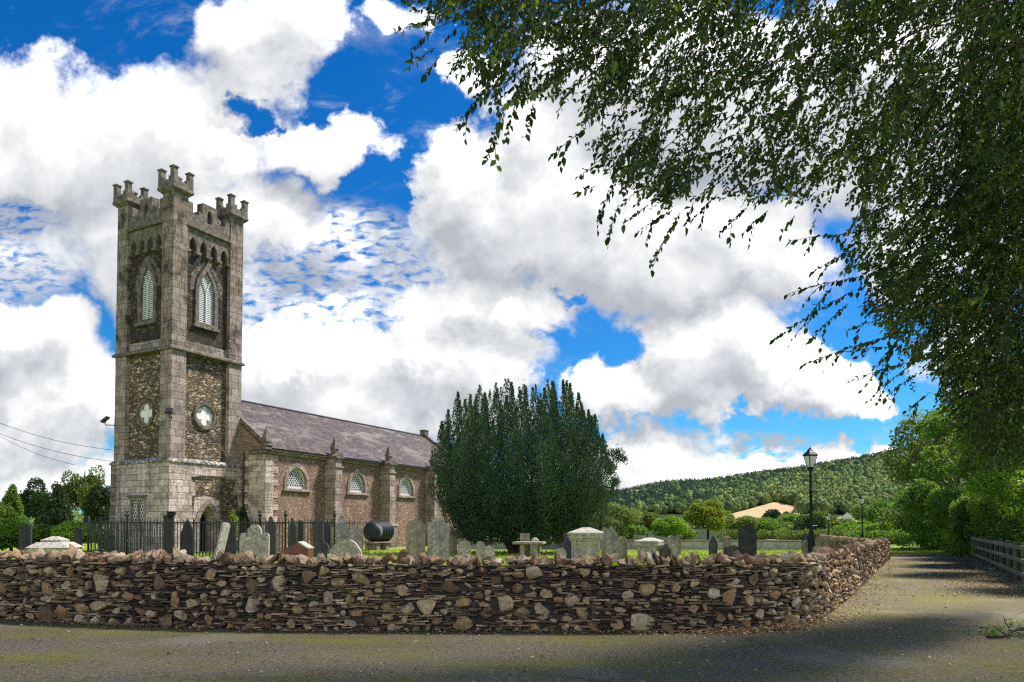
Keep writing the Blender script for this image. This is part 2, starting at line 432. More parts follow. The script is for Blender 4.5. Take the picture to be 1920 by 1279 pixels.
def mat_grass(name, c1, c2, c3, sc=2.0):
    m, nt, b = newmat(name, .9, .1)
    ob = coords(nt, 'Object')
    n1 = noise(nt, ob, sc * 12, 5, .7); n2 = noise(nt, ob, sc * .2, 4, .6)
    c = ramp(nt, n1.outputs['Fac'], [(.3, c1), (.52, c2), (.75, c3)])
    c = mixc(nt, nmath(nt, 'MULTIPLY', smooth(nt, n2.outputs['Fac'], .45, .65), .4), c, c3)
    nt.links.new(c, b.inputs['Base Color'])
    bump(nt, b, n1.outputs['Fac'], .8, .04)
    return m


M['grass'] = mat_grass('lawn', (.09, .15, .018), (.20, .28, .03), (.34, .38, .08))
M['ground'] = mat_grass('rough_ground', (.06, .10, .015), (.14, .23, .025), (.22, .30, .05), .6)
M['hill'] = mat_grass('wooded_slope', (.012, .02, .008), (.025, .035, .012), (.045, .055, .02), .01)
M['stubble'] = mat_grass('stubble', (.32, .225, .12), (.41, .30, .165), (.48, .36, .21), .02)
M['greenfield'] = mat_grass('pasture', (.14, .18, .04), (.20, .24, .06), (.28, .27, .08), .02)
M['forest'] = mat_leaf('wood_canopy', [(0.15, (0.0416, 0.0745, 0.033)), (0.45, (0.0833, 0.1369, 0.0442)), (0.68, (0.1561, 0.194, 0.0554)), (0.9, (0.286, 0.2611, 0.0829))], 0, .9, ns=.012, spec=.05)  # canopy colours lightened in place of distance haze
M['conifer'] = mat_leaf('conifer_canopy', [(0.15, (0.025, 0.054, 0.0437)), (0.6, (0.0686, 0.126, 0.0874)), (0.9, (0.1248, 0.18, 0.1092))], 0, .9, ns=.01, spec=.05)  # bluish, lightened green: distance haze put into the colour
M['yew'] = mat_leaf('yew_needles', [(0.12, (0.0104, 0.0284, 0.0142)), (0.42, (0.0272, 0.0655, 0.0333)), (0.68, (0.0543, 0.1027, 0.0451)), (0.95, (0.1254, 0.1639, 0.0594))], .08, .55, ns=1.2, spec=.25)
M['beech'] = mat_leaf('beech_leaves', [(0.18, (0.0108, 0.0234, 0.0072)), (0.45, (0.027, 0.0522, 0.0108)), (0.65, (0.0675, 0.1125, 0.0144)), (0.85, (0.171, 0.225, 0.027))], 0.34, .45, ns=.7)
M['hedge'] = mat_leaf('hedge_leaves', [(0.12, (0.042, 0.0907, 0.0194)), (0.5, (0.101, 0.1814, 0.0324)), (0.8, (0.1851, 0.2722, 0.0486)), (0.97, (0.3366, 0.3629, 0.081))], 0.42, .5, ns=.6)
M['bright'] = mat_leaf('bright_leaves', [(0.12, (0.0684, 0.1288, 0.0174)), (0.5, (0.1368, 0.2447, 0.029)), (0.85, (0.26, 0.3478, 0.0435))], 0.42, .5, ns=.6)
M['maple'] = mat_leaf('turning_leaves', [(0.12, (0.07, 0.105, 0.014)), (0.45, (0.14, 0.21, 0.021)), (0.7, (0.266, 0.28, 0.028)), (0.95, (0.42, 0.238, 0.042))], .3, .5, ns=.9)
M['willow'] = mat_leaf('grey_green_leaves', [(0.12, (0.07, 0.105, 0.028)), (0.5, (0.154, 0.203, 0.063)), (0.9, (0.28, 0.308, 0.112))], .3, .55, ns=.6)
M['olive'] = mat_leaf('olive_leaves', [(0.12, (0.042, 0.0756, 0.0202)), (0.5, (0.1008, 0.1428, 0.0336)), (0.9, (0.2016, 0.2184, 0.0588))], 0.4, .55, ns=.5)
M['dark'] = mat_leaf('dark_leaves', [(0.12, (0.013, 0.0286, 0.0104)), (0.5, (0.0286, 0.0585, 0.0182)), (0.9, (0.065, 0.104, 0.026))], .2, .55, ns=.6)
M['lawn'] = mat_leaf('lawn_blades', [(.1, (.13, .20, .02)), (.5, (.24, .32, .035)), (.9, (.40, .42, .09))], .3, .6, ns=.5)
M['litter'] = mat_rnd('fallen_leaves', [(0, (.10, .05, .025)), (.35, (.20, .10, .05)), (.7, (.32, .19, .09)), (.92, (.5, .42, .25))], 8)
M['slabs'] = mat_rnd('thin_slate_courses', [(0, (.045, .034, .027)), (.24, (.10, .074, .055)), (.47, (.17, .125, .085)), (.64, (.25, .19, .13)), (.82, (.38, .295, .205)), (1, (.58, .47, .35))], 26, mott=.8)
M['sideslabs'] = mat_rnd('rubble_courses', [(0, (.035, .027, .022)), (.3, (.08, .06, .048)), (.6, (.14, .108, .08)), (.8, (.21, .165, .12)), (1, (.36, .30, .22))], 26)
M['boulder'] = mat_rnd('field_stones', [(0, (.10, .068, .043)), (.15, (.21, .145, .085)), (.38, (.37, .265, .145)), (.5, (.27, .15, .085)), (.62, (.45, .335, .195)), (.85, (.33, .27, .19)), (1, (.54, .45, .32))], 16, bs=.03, mott=.75)
M['coping'] = mat_rnd('coping_stones', [(0, (.13, .085, .055)), (.25, (.26, .18, .11)), (.5, (.36, .27, .17)), (.75, (.30, .19, .13)), (1, (.50, .42, .31))], 14, bs=.03, mott=.8)


# ------------------------------------------------------------------ object helpers
def tag(o, label=None, cat=None, group=None, kind=None):
    if label: o['label'] = label
    if cat: o['category'] = cat
    if group: o['group'] = group
    if kind: o['kind'] = kind
    return o


def empty(name, loc, rz=0, **k):
    o = bpy.data.objects.new(name, None); col.objects.link(o)
    o.location = loc; o.rotation_euler = (0, 0, rz); o.empty_display_size = .3
    return tag(o, **k)


class MB:
    def __init__(s): s.v = []; s.f = []; s.r = []
    def add(s, vs, fs, r=0.0):
        n = len(s.v); s.v.extend([tuple(x) for x in vs]); s.f.extend([tuple(i + n for i in f) for f in fs]); s.r.extend([r] * len(fs)); return s
    def box(s, x0, x1, y0, y1, z0, z1, r=0.0, taper=0):
        t = taper
        return s.add([(x0, y0, z0), (x1, y0, z0), (x1, y1, z0), (x0, y1, z0), (x0 + t, y0 + t, z1), (x1 - t, y0 + t, z1), (x1 - t, y1 - t, z1), (x0 + t, y1 - t, z1)],
                     [(0, 3, 2, 1), (4, 5, 6, 7), (0, 1, 5, 4), (1, 2, 6, 5), (2, 3, 7, 6), (3, 0, 4, 7)], r)
    def lathe(s, cx, cy, prof, n=16, r=0.0):
        vs = []
        for (rad, z) in prof:
            for k in range(n):
                a = 2 * math.pi * k / n; vs.append((cx + rad * math.cos(a), cy + rad * math.sin(a), z))
        fs = []
        for i in range(len(prof) - 1):
            for k in range(n):
                a = i * n + k; b = i * n + (k + 1) % n; fs.append((a, b, b + n, a + n))
        fs.append(tuple(range(n))[::-1]); fs.append(tuple(range((len(prof) - 1) * n, len(prof) * n)))
        return s.add(vs, fs, r)
    def tube(s, pts, rads, n=6, r=0.0):
        pts = [Vector(p) for p in pts]; vs = []; up = Vector((0.13, .27, 1))
        for i, p in enumerate(pts):
            d = (pts[min(i + 1, len(pts) - 1)] - pts[max(i - 1, 0)]).normalized()
            a = d.cross(up)
            if a.length < .05: a = d.cross(Vector((1, 0, 0)))
            a.normalize(); b = d.cross(a)
            rr = rads[i] if hasattr(rads, '__len__') else rads
            for k in range(n):
                t = 2 * math.pi * k / n; vs.append(p + a * math.cos(t) * rr + b * math.sin(t) * rr)
        fs = []
        for i in range(len(pts) - 1):
            for k in range(n):
                q = i * n + k; w = i * n + (k + 1) % n; fs.append((q, w, w + n, q + n))
        fs.append(tuple(range(n))[::-1]); fs.append(tuple(range((len(pts) - 1) * n, len(pts) * n)))
        return s.add(vs, fs, r)
    def panel(s, outline, holes, org, ux, uz, nn, depth, r=0.0, back=False):
        """flat slab with holes: front face, reveals and rim; nn points out of the front"""
        org, ux, uz, nn = Vector(org), Vector(ux), Vector(uz), Vector(nn)
        polys = [[Vector((a, b, 0)) for a, b in outline]] + [[Vector((a, b, 0)) for a, b in h] for h in holes]
        flat = [p for pl in polys for p in pl]
        tris = tessellate_polygon(polys)
        fr = [org + ux * p.x + uz * p.y for p in flat]; bk = [p - nn * depth for p in fr]
        n = len(flat); fs = []
        for t in tris:
            a, b, c = [fr[i] for i in t]
            t = tuple(t) if (b - a).cross(c - a).dot(nn) > 0 else tuple(t)[::-1]
            fs.append(t)
            if back: fs.append(tuple(i + n for i in t)[::-1])
        k = 0
        for pl in polys:
            m = len(pl)
            for i in range(m):
                a = k + i; b = k + (i + 1) % m; fs.append((a, b, b + n, a + n))
            k += m
        return s.add(fr + bk, fs, r)
    def build(s, name, mat, parent=None, smooth=False, bevel=0, uv=True):
        me = bpy.data.meshes.new(name); me.from_pydata(s.v, [], s.f); me.update()
        me.materials.append(mat)
        a = me.attributes.new('rnd', 'FLOAT', 'FACE'); a.data.foreach_set('value', np.array(s.r, dtype=np.float32))
        if uv and len(me.loops) < 200000:
            ul = me.uv_layers.new(name='UVMap')
            V = np.array(s.v); nl = len(me.loops); li = np.empty(nl, dtype=np.int64); me.loops.foreach_get('vertex_index', li)
            nf = len(me.polygons); ls = np.empty(nf, dtype=np.int64); me.polygons.foreach_get('loop_total', ls)
            nr = np.empty(nf * 3); me.polygons.foreach_get('normal', nr); nr = np.abs(nr.reshape(-1, 3))
            ax = np.repeat(nr.argmax(1), ls); lv = V[li]
            U = np.where((ax == 0)[:, None], lv[:, [1, 2]], np.where((ax == 1)[:, None], lv[:, [0, 2]], lv[:, [0, 1]]))
            ul.data.foreach_set('uv', U.astype(np.float32).ravel())
        if smooth: me.polygons.foreach_set('use_smooth', [True] * len(me.polygons))
        o = bpy.data.objects.new(name, me); col.objects.link(o); o.parent = parent
        if bevel:
            md = o.modifiers.new('bevel', 'BEVEL'); md.width = bevel; md.segments = 2; md.limit_method = 'ANGLE'
        return o


def mesh_np(name, V, Fq, mat, rnd=None, parent=None, smooth=False):
    """quads (m,4) or tris (m,3) given as arrays"""
    me = bpy.data.meshes.new(name); n = len(V); m, k = Fq.shape
    me.vertices.add(n); me.vertices.foreach_set('co', V.astype(np.float32).ravel())
    me.loops.add(m * k); me.loops.foreach_set('vertex_index', Fq.astype(np.int32).ravel())
    me.polygons.add(m); me.polygons.foreach_set('loop_start', np.arange(0, m * k, k, dtype=np.int32))
    if smooth: me.polygons.foreach_set('use_smooth', np.ones(m, dtype=bool))
    me.update(calc_edges=True)
    if rnd is not None:
        a = me.attributes.new('rnd', 'FLOAT', 'FACE'); a.data.foreach_set('value', rnd.astype(np.float32))
    me.materials.append(mat)
    o = bpy.data.objects.new(name, me); col.objects.link(o); o.parent = parent
    return o


def unit(v): return v / (np.linalg.norm(v, axis=-1, keepdims=True) + 1e-9)


def leaf_arrays(C, D, N, L, W):
    """leaf blades: base C, along D, face normal N (all n,3), length L and width W"""
    S = unit(np.cross(D, N)); N2 = unit(np.cross(S, D))
    L = np.asarray(L)[:, None]; W = np.asarray(W)[:, None]; fo = .22
    pts = [C, C + D * L * .33 + S * W * .48 + N2 * W * fo, C + D * L * .68 + S * W * .36 + N2 * W * fo * .7, C + D * L,
           C + D * L * .68 - S * W * .36 + N2 * W * fo * .7, C + D * L * .33 - S * W * .48 + N2 * W * fo]
    V = np.stack(pts, 1).reshape(-1, 3); b = np.arange(len(C))[:, None] * 6
    Fq = np.concatenate([b + np.array([[0, 1, 2, 3]]), b + np.array([[0, 3, 4, 5]])], 1).reshape(-1, 4)
    return V, Fq


def tuft_arrays(C, D, N, L, W):
    S = unit(np.cross(D, N)); L = np.asarray(L)[:, None]; W = np.asarray(W)[:, None]
    V = np.stack([C - S * W * .1, C + D * L * .45 + S * W * .5, C + D * L, C + D * L * .4 - S * W * .5], 1).reshape(-1, 3)
    return V, np.arange(len(C) * 4).reshape(-1, 4)


def icosphere(sub):
    t = (1 + 5 ** .5) / 2
    v = [Vector(x).normalized() for x in [(-1, t, 0), (1, t, 0), (-1, -t, 0), (1, -t, 0), (0, -1, t), (0, 1, t), (0, -1, -t), (0, 1, -t), (t, 0, -1), (t, 0, 1), (-t, 0, -1), (-t, 0, 1)]]
    f = [(0, 11, 5), (0, 5, 1), (0, 1, 7), (0, 7, 10), (0, 10, 11), (1, 5, 9), (5, 11, 4), (11, 10, 2), (10, 7, 6), (7, 1, 8), (3, 9, 4), (3, 4, 2), (3, 2, 6), (3, 6, 8), (3, 8, 9), (4, 9, 5), (2, 4, 11), (6, 2, 10), (8, 6, 7), (9, 8, 1)]
    for _ in range(sub):
        c = {}; nf = []
        def mid(a, b):
            k = (min(a, b), max(a, b))
            if k not in c: c[k] = len(v); v.append(((v[a] + v[b]) / 2).normalized())
            return c[k]
        for a, b, d in f:
            x, y, z = mid(a, b), mid(b, d), mid(d, a); nf += [(a, x, z), (b, y, x), (d, z, y), (x, y, z)]
        f = nf
    return np.array([tuple(x) for x in v]), np.array(f)


ICO1, ICO2, ICO3 = icosphere(1), icosphere(2), icosphere(3)


def rock(ico, cuts=9, lo=.55, hi=.95, jit=.04):
    V = ico[0].copy() * 1.15
    for _ in range(cuts):
        n = unit(rng.normal(size=3)); d = rng.uniform(lo, hi); k = V @ n - d
        V -= np.where(k > 0, k, 0)[:, None] * n
    return V + rng.normal(size=V.shape) * jit


def gz(y):  # churchyard ground
    return max(.03, .35 - (y - 20) * .0104)


# ------------------------------------------------------------------ ground, road, churchyard, hill
def ground_z(x, y):
    r = math.hypot(x, y)
    return -.02 - max(0, r - 62) * .02 if r < 320 else -5.18


def make_ground():
    mb = MB(); rs = [0, 8, 16, 25, 35, 45, 55, 62, 75, 95, 130, 180, 240, 320, 500, 900, 1600, 3000]; n = 64
    vs = [(0, 0, ground_z(0, 0))]
    for r in rs[1:]:
        for k in range(n):
            a = 2 * math.pi * k / n; x, y = r * math.cos(a), r * math.sin(a); vs.append((x, y, ground_z(x, y)))
    fs = [(0, 1 + k, 1 + (k + 1) % n) for k in range(n)]
    for i in range(len(rs) - 2):
        for k in range(n):
            a = 1 + i * n + k; b = 1 + i * n + (k + 1) % n; fs.append((a, a + n, b + n, b))
    mb.add(vs, fs); tag(mb.build('ground', M['ground'], uv=False), kind='structure')


make_ground()

WP = [(-24, 16.6), (-16, 14.5), (-12, 13.4), (-9.0, 12.66), (-7.6, 12.24), (-5.73, 11.75), (-4.02, 11.4), (-2.0, 11.25), (0, 11.2), (1.16, 11.15), (2.2, 11.15), (3.18, 11.3), (4.2, 11.65), (5.05, 12.25), (5.75, 13.2), (6.6, 14.6),
      (7.5, 16.1), (9.4, 19.4), (11.5, 23.1), (13.7, 27), (15.8, 30.6), (17.9, 34.3)]


def catmull(P_, per=12):
    P_ = [Vector((*p, 0)) if len(p) == 2 else Vector(p) for p in P_]; out = []
    for i in range(len(P_) - 1):
        p0 = P_[max(i - 1, 0)]; p1 = P_[i]; p2 = P_[i + 1]; p3 = P_[min(i + 2, len(P_) - 1)]
        for k in range(per):
            t = k / per
            out.append(.5 * ((2 * p1) + (p2 - p0) * t + (2 * p0 - 5 * p1 + 4 * p2 - p3) * t * t + (3 * p1 - p0 - 3 * p2 + p3) * t ** 3))
    out.append(P_[-1]); return out


WC = np.array([(p.x, p.y) for p in catmull(WP)])
WS = np.concatenate([[0], np.cumsum(np.linalg.norm(np.diff(WC, axis=0), axis=1))])


def wall_at(s):
    x = np.interp(s, WS, WC[:, 0]); y = np.interp(s, WS, WC[:, 1])
    x2 = np.interp(s + .05, WS, WC[:, 0]); y2 = np.interp(s + .05, WS, WC[:, 1]); x1 = np.interp(s - .05, WS, WC[:, 0]); y1 = np.interp(s - .05, WS, WC[:, 1])
    t = Vector((x2 - x1, y2 - y1, 0)).normalized()
    return Vector((x, y, 0)), t, Vector((t.y, -t.x, 0))   # point, along, outward (road side)


# churchyard lawn
mb = MB()
yard = [(x, y) for x, y in WC]; yard = [(x - .1 * 0, y + .2) for x, y in yard]
inner = yard + [(21.5, 46), (24, 56), (8, 70), (-20, 78), (-42, 60), (-40, 30)]
tr = tessellate_polygon([[Vector((x, y, 0)) for x, y in inner]])
def fine_sheet(poly, zf, name, mat, step, kind='structure'):
    P2 = np.array(poly); x0, y0 = P2.min(0); x1, y1 = P2.max(0)
    mb_ = MB(); idx = {}
    def inside(x, y):
        c = False; n = len(poly)
        for i in range(n):
            xa, ya = poly[i]; xb, yb = poly[(i + 1) % n]
            if (ya > y) != (yb > y) and x < (xb - xa) * (y - ya) / (yb - ya) + xa: c = not c
        return c
    vs = [(x, y, zf(x, y)) for x, y in poly]
    mb_.add(vs, [t if (Vector(vs[t[1]]) - Vector(vs[t[0]])).cross(Vector(vs[t[2]]) - Vector(vs[t[0]])).z > 0 else t[::-1] for t in [tuple(q) for q in tessellate_polygon([[Vector((x, y, 0)) for x, y in poly]])]])
    return tag(mb_.build(name, mat, uv=False), kind=kind), inside


yard_o, yard_in = fine_sheet(inner, lambda x, y: gz(y), 'churchyard_lawn', M['grass'], 2)

# lane and forecourt of old tarmac
roadpoly = [(x, y + .02) for x, y in WC] + [(18.6, 36), (19.0, 40.6), (26, 41.2), (34, 41), (40, 38), (40, 36.5), (26, 36.5), (23.2, 35.5), (18.5, 27.5), (14.6, 20.5), (11.6, 15.6), (10.2, 12.5), (10.5, 7), (12, -6), (-26, -6), (-26, 17.2)]
road_o, road_in = fine_sheet(roadpoly, lambda x, y: 0.0, 'road', M['road'], 2)

# distant hill ---------------------------------------------------
RX = [(-900, 974), (300, 976), (700, 984), (960, 984), (1040, 972), (1100, 955), (1165, 935), (1240, 918), (1330, 913), (1400, 903), (1500, 890), (1600, 873), (1700, 855), (1900, 828), (2300, 800), (3000, 790)]


def hill_v(px, r):
    vr = (HY - np.interp(px, [a for a, _ in RX], [b for _, b in RX])) / F
    t1 = np.interp(r, [300, 360, 520, 1000], [-.0215, -.001, .030, 1.0])
    lo = np.interp(r, [300, 360, 520], [-.0215, -.001, .030])
    k = np.clip((r - 520) / 480, 0, 1) ** .8
    v = np.where(r < 520, np.minimum(lo, lo * 0 + np.maximum(vr - .004, -.03)), .030 + (vr - .030) * k)
    v = np.where(vr < .03, np.interp(r, [300, 1000], [-.0215, 0]) * 0 + np.interp(r, [300, 1000], [0, 1]) * (vr + .0215) - .0215, v)
    return v


def hill_pt(px, r, dz=0.0):
    v = float(hill_v(px, r)); y = r; x = (px - 960) / F * r
    rr = r
    if r > 1000: z = EYE + float(hill_v(px, 1000)) * 1000 - (r - 1000) * .08
    else: z = EYE + v * r
    return (x, y, z + dz)


def hill_mesh():
    mb = MB(); pxs = np.linspace(-1200, 2900, 200); rs = np.concatenate([np.linspace(300, 1000, 40), [1100, 1300]])
    vs = [hill_pt(p, r) for r in rs for p in pxs]; n = len(pxs)
    fs = [(i * n + k, i * n + k + 1, (i + 1) * n + k + 1, (i + 1) * n + k) for i in range(len(rs) - 1) for k in range(n - 1)]
    mb.add(vs, fs); return tag(mb.build('hill', M['hill'], smooth=True, uv=False), kind='structure')


hill_mesh()


def r_for(px, py):
    v = (HY - py) / F; rs = np.linspace(300, 1000, 400); vs = np.array([float(hill_v(px, r)) for r in rs])
    i = int(np.argmax(vs >= v)) if (vs >= v).any() else 399
    return rs[i]


def field(name, poly, mat):
    # polygon given on the hill by its corners, laid 0.6 m above the slope
    pts = [(px, r_for(px, py)) for px, py in poly]
    mb = MB(); v2 = []
    P2 = [Vector((a, b, 0)) for a, b in pts]
    # subdivide through a grid of strips
    a0 = min(p[0] for p in pts); a1 = max(p[0] for p in pts); n = 26
    grid = []
    for i in range(n + 1):
        a = a0 + (a1 - a0) * i / n + (1e-3 if i == 0 else -1e-3 if i == n else 0); ys = []
        for j in range(len(pts)):
            (xa, ya), (xb, yb) = pts[j], pts[(j + 1) % len(pts)]
            if (xa - a) * (xb - a) <= 0 and xa != xb: ys.append(ya + (yb - ya) * (a - xa) / (xb - xa))
        grid.append((a, min(ys), max(ys)))
    m = 10; vs = []
    for a, lo, hi in grid:
        for k in range(m + 1): vs.append(hill_pt(a, lo + (hi - lo) * k / m, .7))
    fs = [(i * (m + 1) + k, (i + 1) * (m + 1) + k, (i + 1) * (m + 1) + k + 1, i * (m + 1) + k + 1) for i in range(n) for k in range(m)]
    mb.add(vs, fs); return tag(mb.build(name, mat, smooth=True, uv=False), kind='structure')


STUB = [(1300, 988), (1345, 972), (1400, 958), (1452, 943), (1500, 952), (1500, 975), (1440, 992), (1300, 992)]
GREENF = [(1560, 976), (1600, 962), (1640, 956), (1700, 956), (1700, 985), (1560, 985)]
field('stubble_field', STUB, M['stubble'])
field('pasture', GREENF, M['greenfield'])


def pip(x, y, poly):
    c = False; n = len(poly)
    for i in range(n):
        xa, ya = poly[i]; xb, yb = poly[(i + 1) % n]
        if (ya > y) != (yb > y) and x < (xb - xa) * (y - ya) / (yb - ya) + xa: c = not c
    return c


def forest(name, label, n, mat, sel, hmin, hmax, cone, seed, pa=1000, pb=1790):
    g = np.random.default_rng(seed); V, Fc = ICO1; Vs = []; Fs = []; Rn = []; cnt = 0; off = 0; tv = []; tr_ = []
    while cnt < n:
        px = g.uniform(pa, pb)
        r = 1003 - 560 * g.random() ** 1.25
        if g.random() < .14: r = g.uniform(985, 1004)
        x, y, z = hill_pt(px, min(r, 1004)); v = (z - EYE) / r; py = HY - v * F
        if pip(px, py + 1, STUB) or pip(px, py + 1, GREENF) or pip(px, py - 3, STUB) or (py > 974 and pa > 900): continue
        if not sel(px, py, g): continue
        h = g.uniform(hmin, hmax) * (.42 + .58 * r / 1000); w = h * (.2 if cone else g.uniform(.30, .44)); rv = g.uniform(0, 1)
        Q = V * (1 + g.normal(size=(len(V), 1)) * .2)
        if cone: Q[:, :2] *= np.clip((1.05 - Q[:, 2:3]) * .6, .05, 1.2)
        Q = Q * np.array([w, w, h * .55]) * .85 + np.array([x, y, z + h * .42])
        Vs.append(Q); Fs.append(Fc + off); off += len(V); Rn.append(np.clip(np.full(len(Fc), rv * .8) + g.normal(size=len(Fc)) * .12, 0, 1)); cnt += 1
        m = 22 if r > 700 else 40; d = unit(g.normal(size=(m, 3))); d[:, 2] = np.abs(d[:, 2]) * (1 if not cone else 1.2) - .15; sc_ = np.array([w, w, h * .55])
        if cone: d[:, :2] *= np.clip((1.05 - d[:, 2:3]) * .7, .05, 1.2)
        c = d * sc_ * g.uniform(.8, 1.02, (m, 1)) + np.array([x, y, z + h * .42]); D = unit(d + g.normal(size=(m, 3)) * .6 + np.array([0, 0, .3])); L = g.uniform(.10, .2, m) * h
        A, _ = tuft_arrays(c, D, unit(g.normal(size=(m, 3))), L, L * (.8 if not cone else .4)); tv.append(A); tr_.append(np.clip(rv * .8 + g.random(m) * .35, 0, 1))
    A = np.concatenate(tv); k = np.arange(len(A)).reshape(-1, 4); T = np.concatenate([k[:, [0, 1, 2]], k[:, [0, 2, 3]]]) + off; ra = np.concatenate(tr_)
    o = mesh_np(name, np.concatenate(Vs + [A]), np.concatenate(Fs + [T]), mat, np.concatenate(Rn + [ra, ra]))
    tag(o, label, 'woodland', kind='stuff')


def con_sel(px, py, g):
    yb = np.interp(px, [1165, 1400, 1700], [985, 930, 870])
    return py < yb + g.normal() * 12


forest('conifer_plantation', 'dark conifer plantation covering the upper left slope and crest of the far hill', 5200, M['conifer'], con_sel, 8, 14, True, 3)
forest('hillside_wood', 'mixed olive and dark green broadleaved wood on the far hillside', 5600, M['forest'], lambda px, py, g: not con_sel(px, py, g) or g.random() < .12, 7, 14, False, 4)
forest('distant_wood', 'far dark line of woodland on the horizon at the left', 700, M['forest'], lambda px, py, g: True, 9, 16, False, 5, -150, 420)


# ------------------------------------------------------------------ stone boundary wall
def slab_stone(mb, s, z, ln, th, out, rnd, dep=.16, tilt=0.0):
    p, t, o = wall_at(s)
    j = lambda a: rng.uniform(-a, a)
    vs = []
    for sx in (-1, 1):
        for so in (0, 1):
            for sz in (0, 1):
                e = .12 * th if so else 0
                vs.append(p + t * (sx * (ln / 2 - (j(.012) if so else 0))) + o * ((out if so else -dep) + (j(.008) if so else 0)) + Vector((0, 0, z + (th - e if sz else e) + sx * tilt + (j(th * .12) if so else 0))))
    mb.add(vs, [(0, 1, 3, 2), (4, 6, 7, 5), (0, 4, 5, 1), (2, 3, 7, 6), (0, 2, 6, 4), (1, 5, 7, 3)], rnd)


sF0 = WS[0]; sEnd = WS[-1]
sCorner = float(np.interp(5.4, WC[:, 0], WS))
TOPZ = lambda s: np.interp(s, [0, sCorner - 12, sCorner, sEnd], [1.12, 1.05, 1.02, .90])
wall = empty('stone_boundary_wall', (0, 0, 0), label='low dry stone wall of thin dark slates and round field stones curving along the road', cat='wall')
# boulders
bl_list = []; tries = 0
while tries < 20000 and len(bl_list) < 720:
    tries += 1
    s = rng.uniform(sF0 + 6, sEnd); far = s > sCorner + 2
    w = rng.choice([rng.uniform(.08, .15), rng.uniform(.15, .24), rng.uniform(.22, .36)], p=[.34, .42, .24]); h = w * rng.uniform(.62, 1.05)
    if far: w *= .8; h *= .8
    z = rng.uniform(h * .5 - .02, TOPZ(s) - h * .5 - .02)
    if rng.random() < .22: z = h * .42
    if far and rng.random() < .5: continue
    ok = all(abs(s - b[0]) > (w + b[2]) * .54 + .012 or abs(z - b[1]) > (h + b[3]) * .54 + .008 for b in bl_list)
    if ok and (not far or rng.random() < .5): bl_list.append((s, z, w, h))
nb = len(bl_list); tries = 0
while tries < 30000 and len(bl_list) < nb + 380:
    tries += 1
    s = rng.uniform(sF0 + 6, sCorner + 6); w = rng.uniform(.09, .26); h = rng.uniform(.045, .10); z = rng.uniform(h * .5, TOPZ(s) - h * .5)
    if all(abs(s - b[0]) > (w + b[2]) * .52 + .006 or abs(z - b[1]) > (h + b[3]) * .52 + .006 for b in bl_list): bl_list.append((s, z, w, h))
mbb = MB()
for bi, (s, z, w, h) in enumerate(bl_list):
    p, t, o = wall_at(s); V = rock(ICO3 if s < sCorner + 2 else ICO2, 16, .5, .9, .012)
    ang = rng.uniform(-.3, .3) if bi < nb else rng.normal() * .06; ca, sa = math.cos(ang), math.sin(ang)
    a = V[:, 0] * w * .60; c = V[:, 2] * h * .60; a, c = a * ca - c * sa, a * sa + c * ca; dpt = V[:, 1] * .085
    out = rng.uniform(-.065, -.035)
    Q = [p + t * float(x) + o * float(y + out) + Vector((0, 0, z + float(zz))) for x, y, zz in zip(a, dpt, c)]
    mbb.add(Q, (ICO3 if s < sCorner + 2 else ICO2)[1], float(rng.random() if bi < nb else rng.random() ** 1.6 * .8))
mbb.build('field_stone', M['boulder'], wall, smooth=False, uv=False)['kind'] = 'stuff'
for side, mat in ((0, 'slabs'), (1, 'sideslabs')):
    mbs = MB(); z = 0.0
    while z < 1.2:
        th = rng.uniform(.018, .05) if not side else rng.uniform(.03, .07)
        s = sF0 if not side else sCorner
        while s < (sCorner if not side else sEnd):
            ln = rng.uniform(.05, .26) if not side else rng.uniform(.06, .22)
            if rng.random() < .12: ln *= 1.6
            sc = s + ln / 2; wob = .02 * math.sin(sc * 1.7) + .012 * math.sin(sc * 5.1 + z * 3)
            zz = z + wob
            hit = any(abs(sc - b[0]) < b[2] * .42 + ln * .20 and abs(zz + th / 2 - b[1]) < b[3] * .44 for b in bl_list if abs(b[0] - sc) < .6)
            if not hit and zz + th < TOPZ(sc) + .02:
                t2 = th * rng.uniform(.62, .93)
                if not side and rng.random() < .05: t2 *= 2
                slab_stone(mbs, sc, zz, ln * .985, t2, rng.uniform(-.045, .012) if rng.random() > .06 else rng.uniform(.0, .03), float(np.clip(rng.beta(1.1, 1.9) + (.1 * math.sin(sc * .9)), 0, 1)), tilt=rng.normal() * .006)
            s += ln
        z += th
    o = mbs.build('slate_course' if not side else 'rubble_course', M[mat], wall, uv=False); o['kind'] = 'stuff'
# solid core behind the facing
mbc = MB(); Q = []; ss = np.linspace(0, sEnd, 160)
for s in ss:
    p, t, o = wall_at(s); tz = float(TOPZ(s)) - .03
    Q += [p - o * .10 + Vector((0, 0, -.3)), p - o * .10 + Vector((0, 0, tz)), p - o * .44 + Vector((0, 0, tz)), p - o * .44 + Vector((0, 0, -.3))]
fs = []
for i in range(len(ss) - 1):
    for k in range(4): a = i * 4 + k; b = i * 4 + (k + 1) % 4; fs.append((a, b, b + 4, a + 4))
fs += [(0, 1, 2, 3), tuple(len(Q) - 4 + k for k in (3, 2, 1, 0))]
mbc.add(Q, fs); mbc.build('wall_core', M['black_slate'], wall, uv=False)
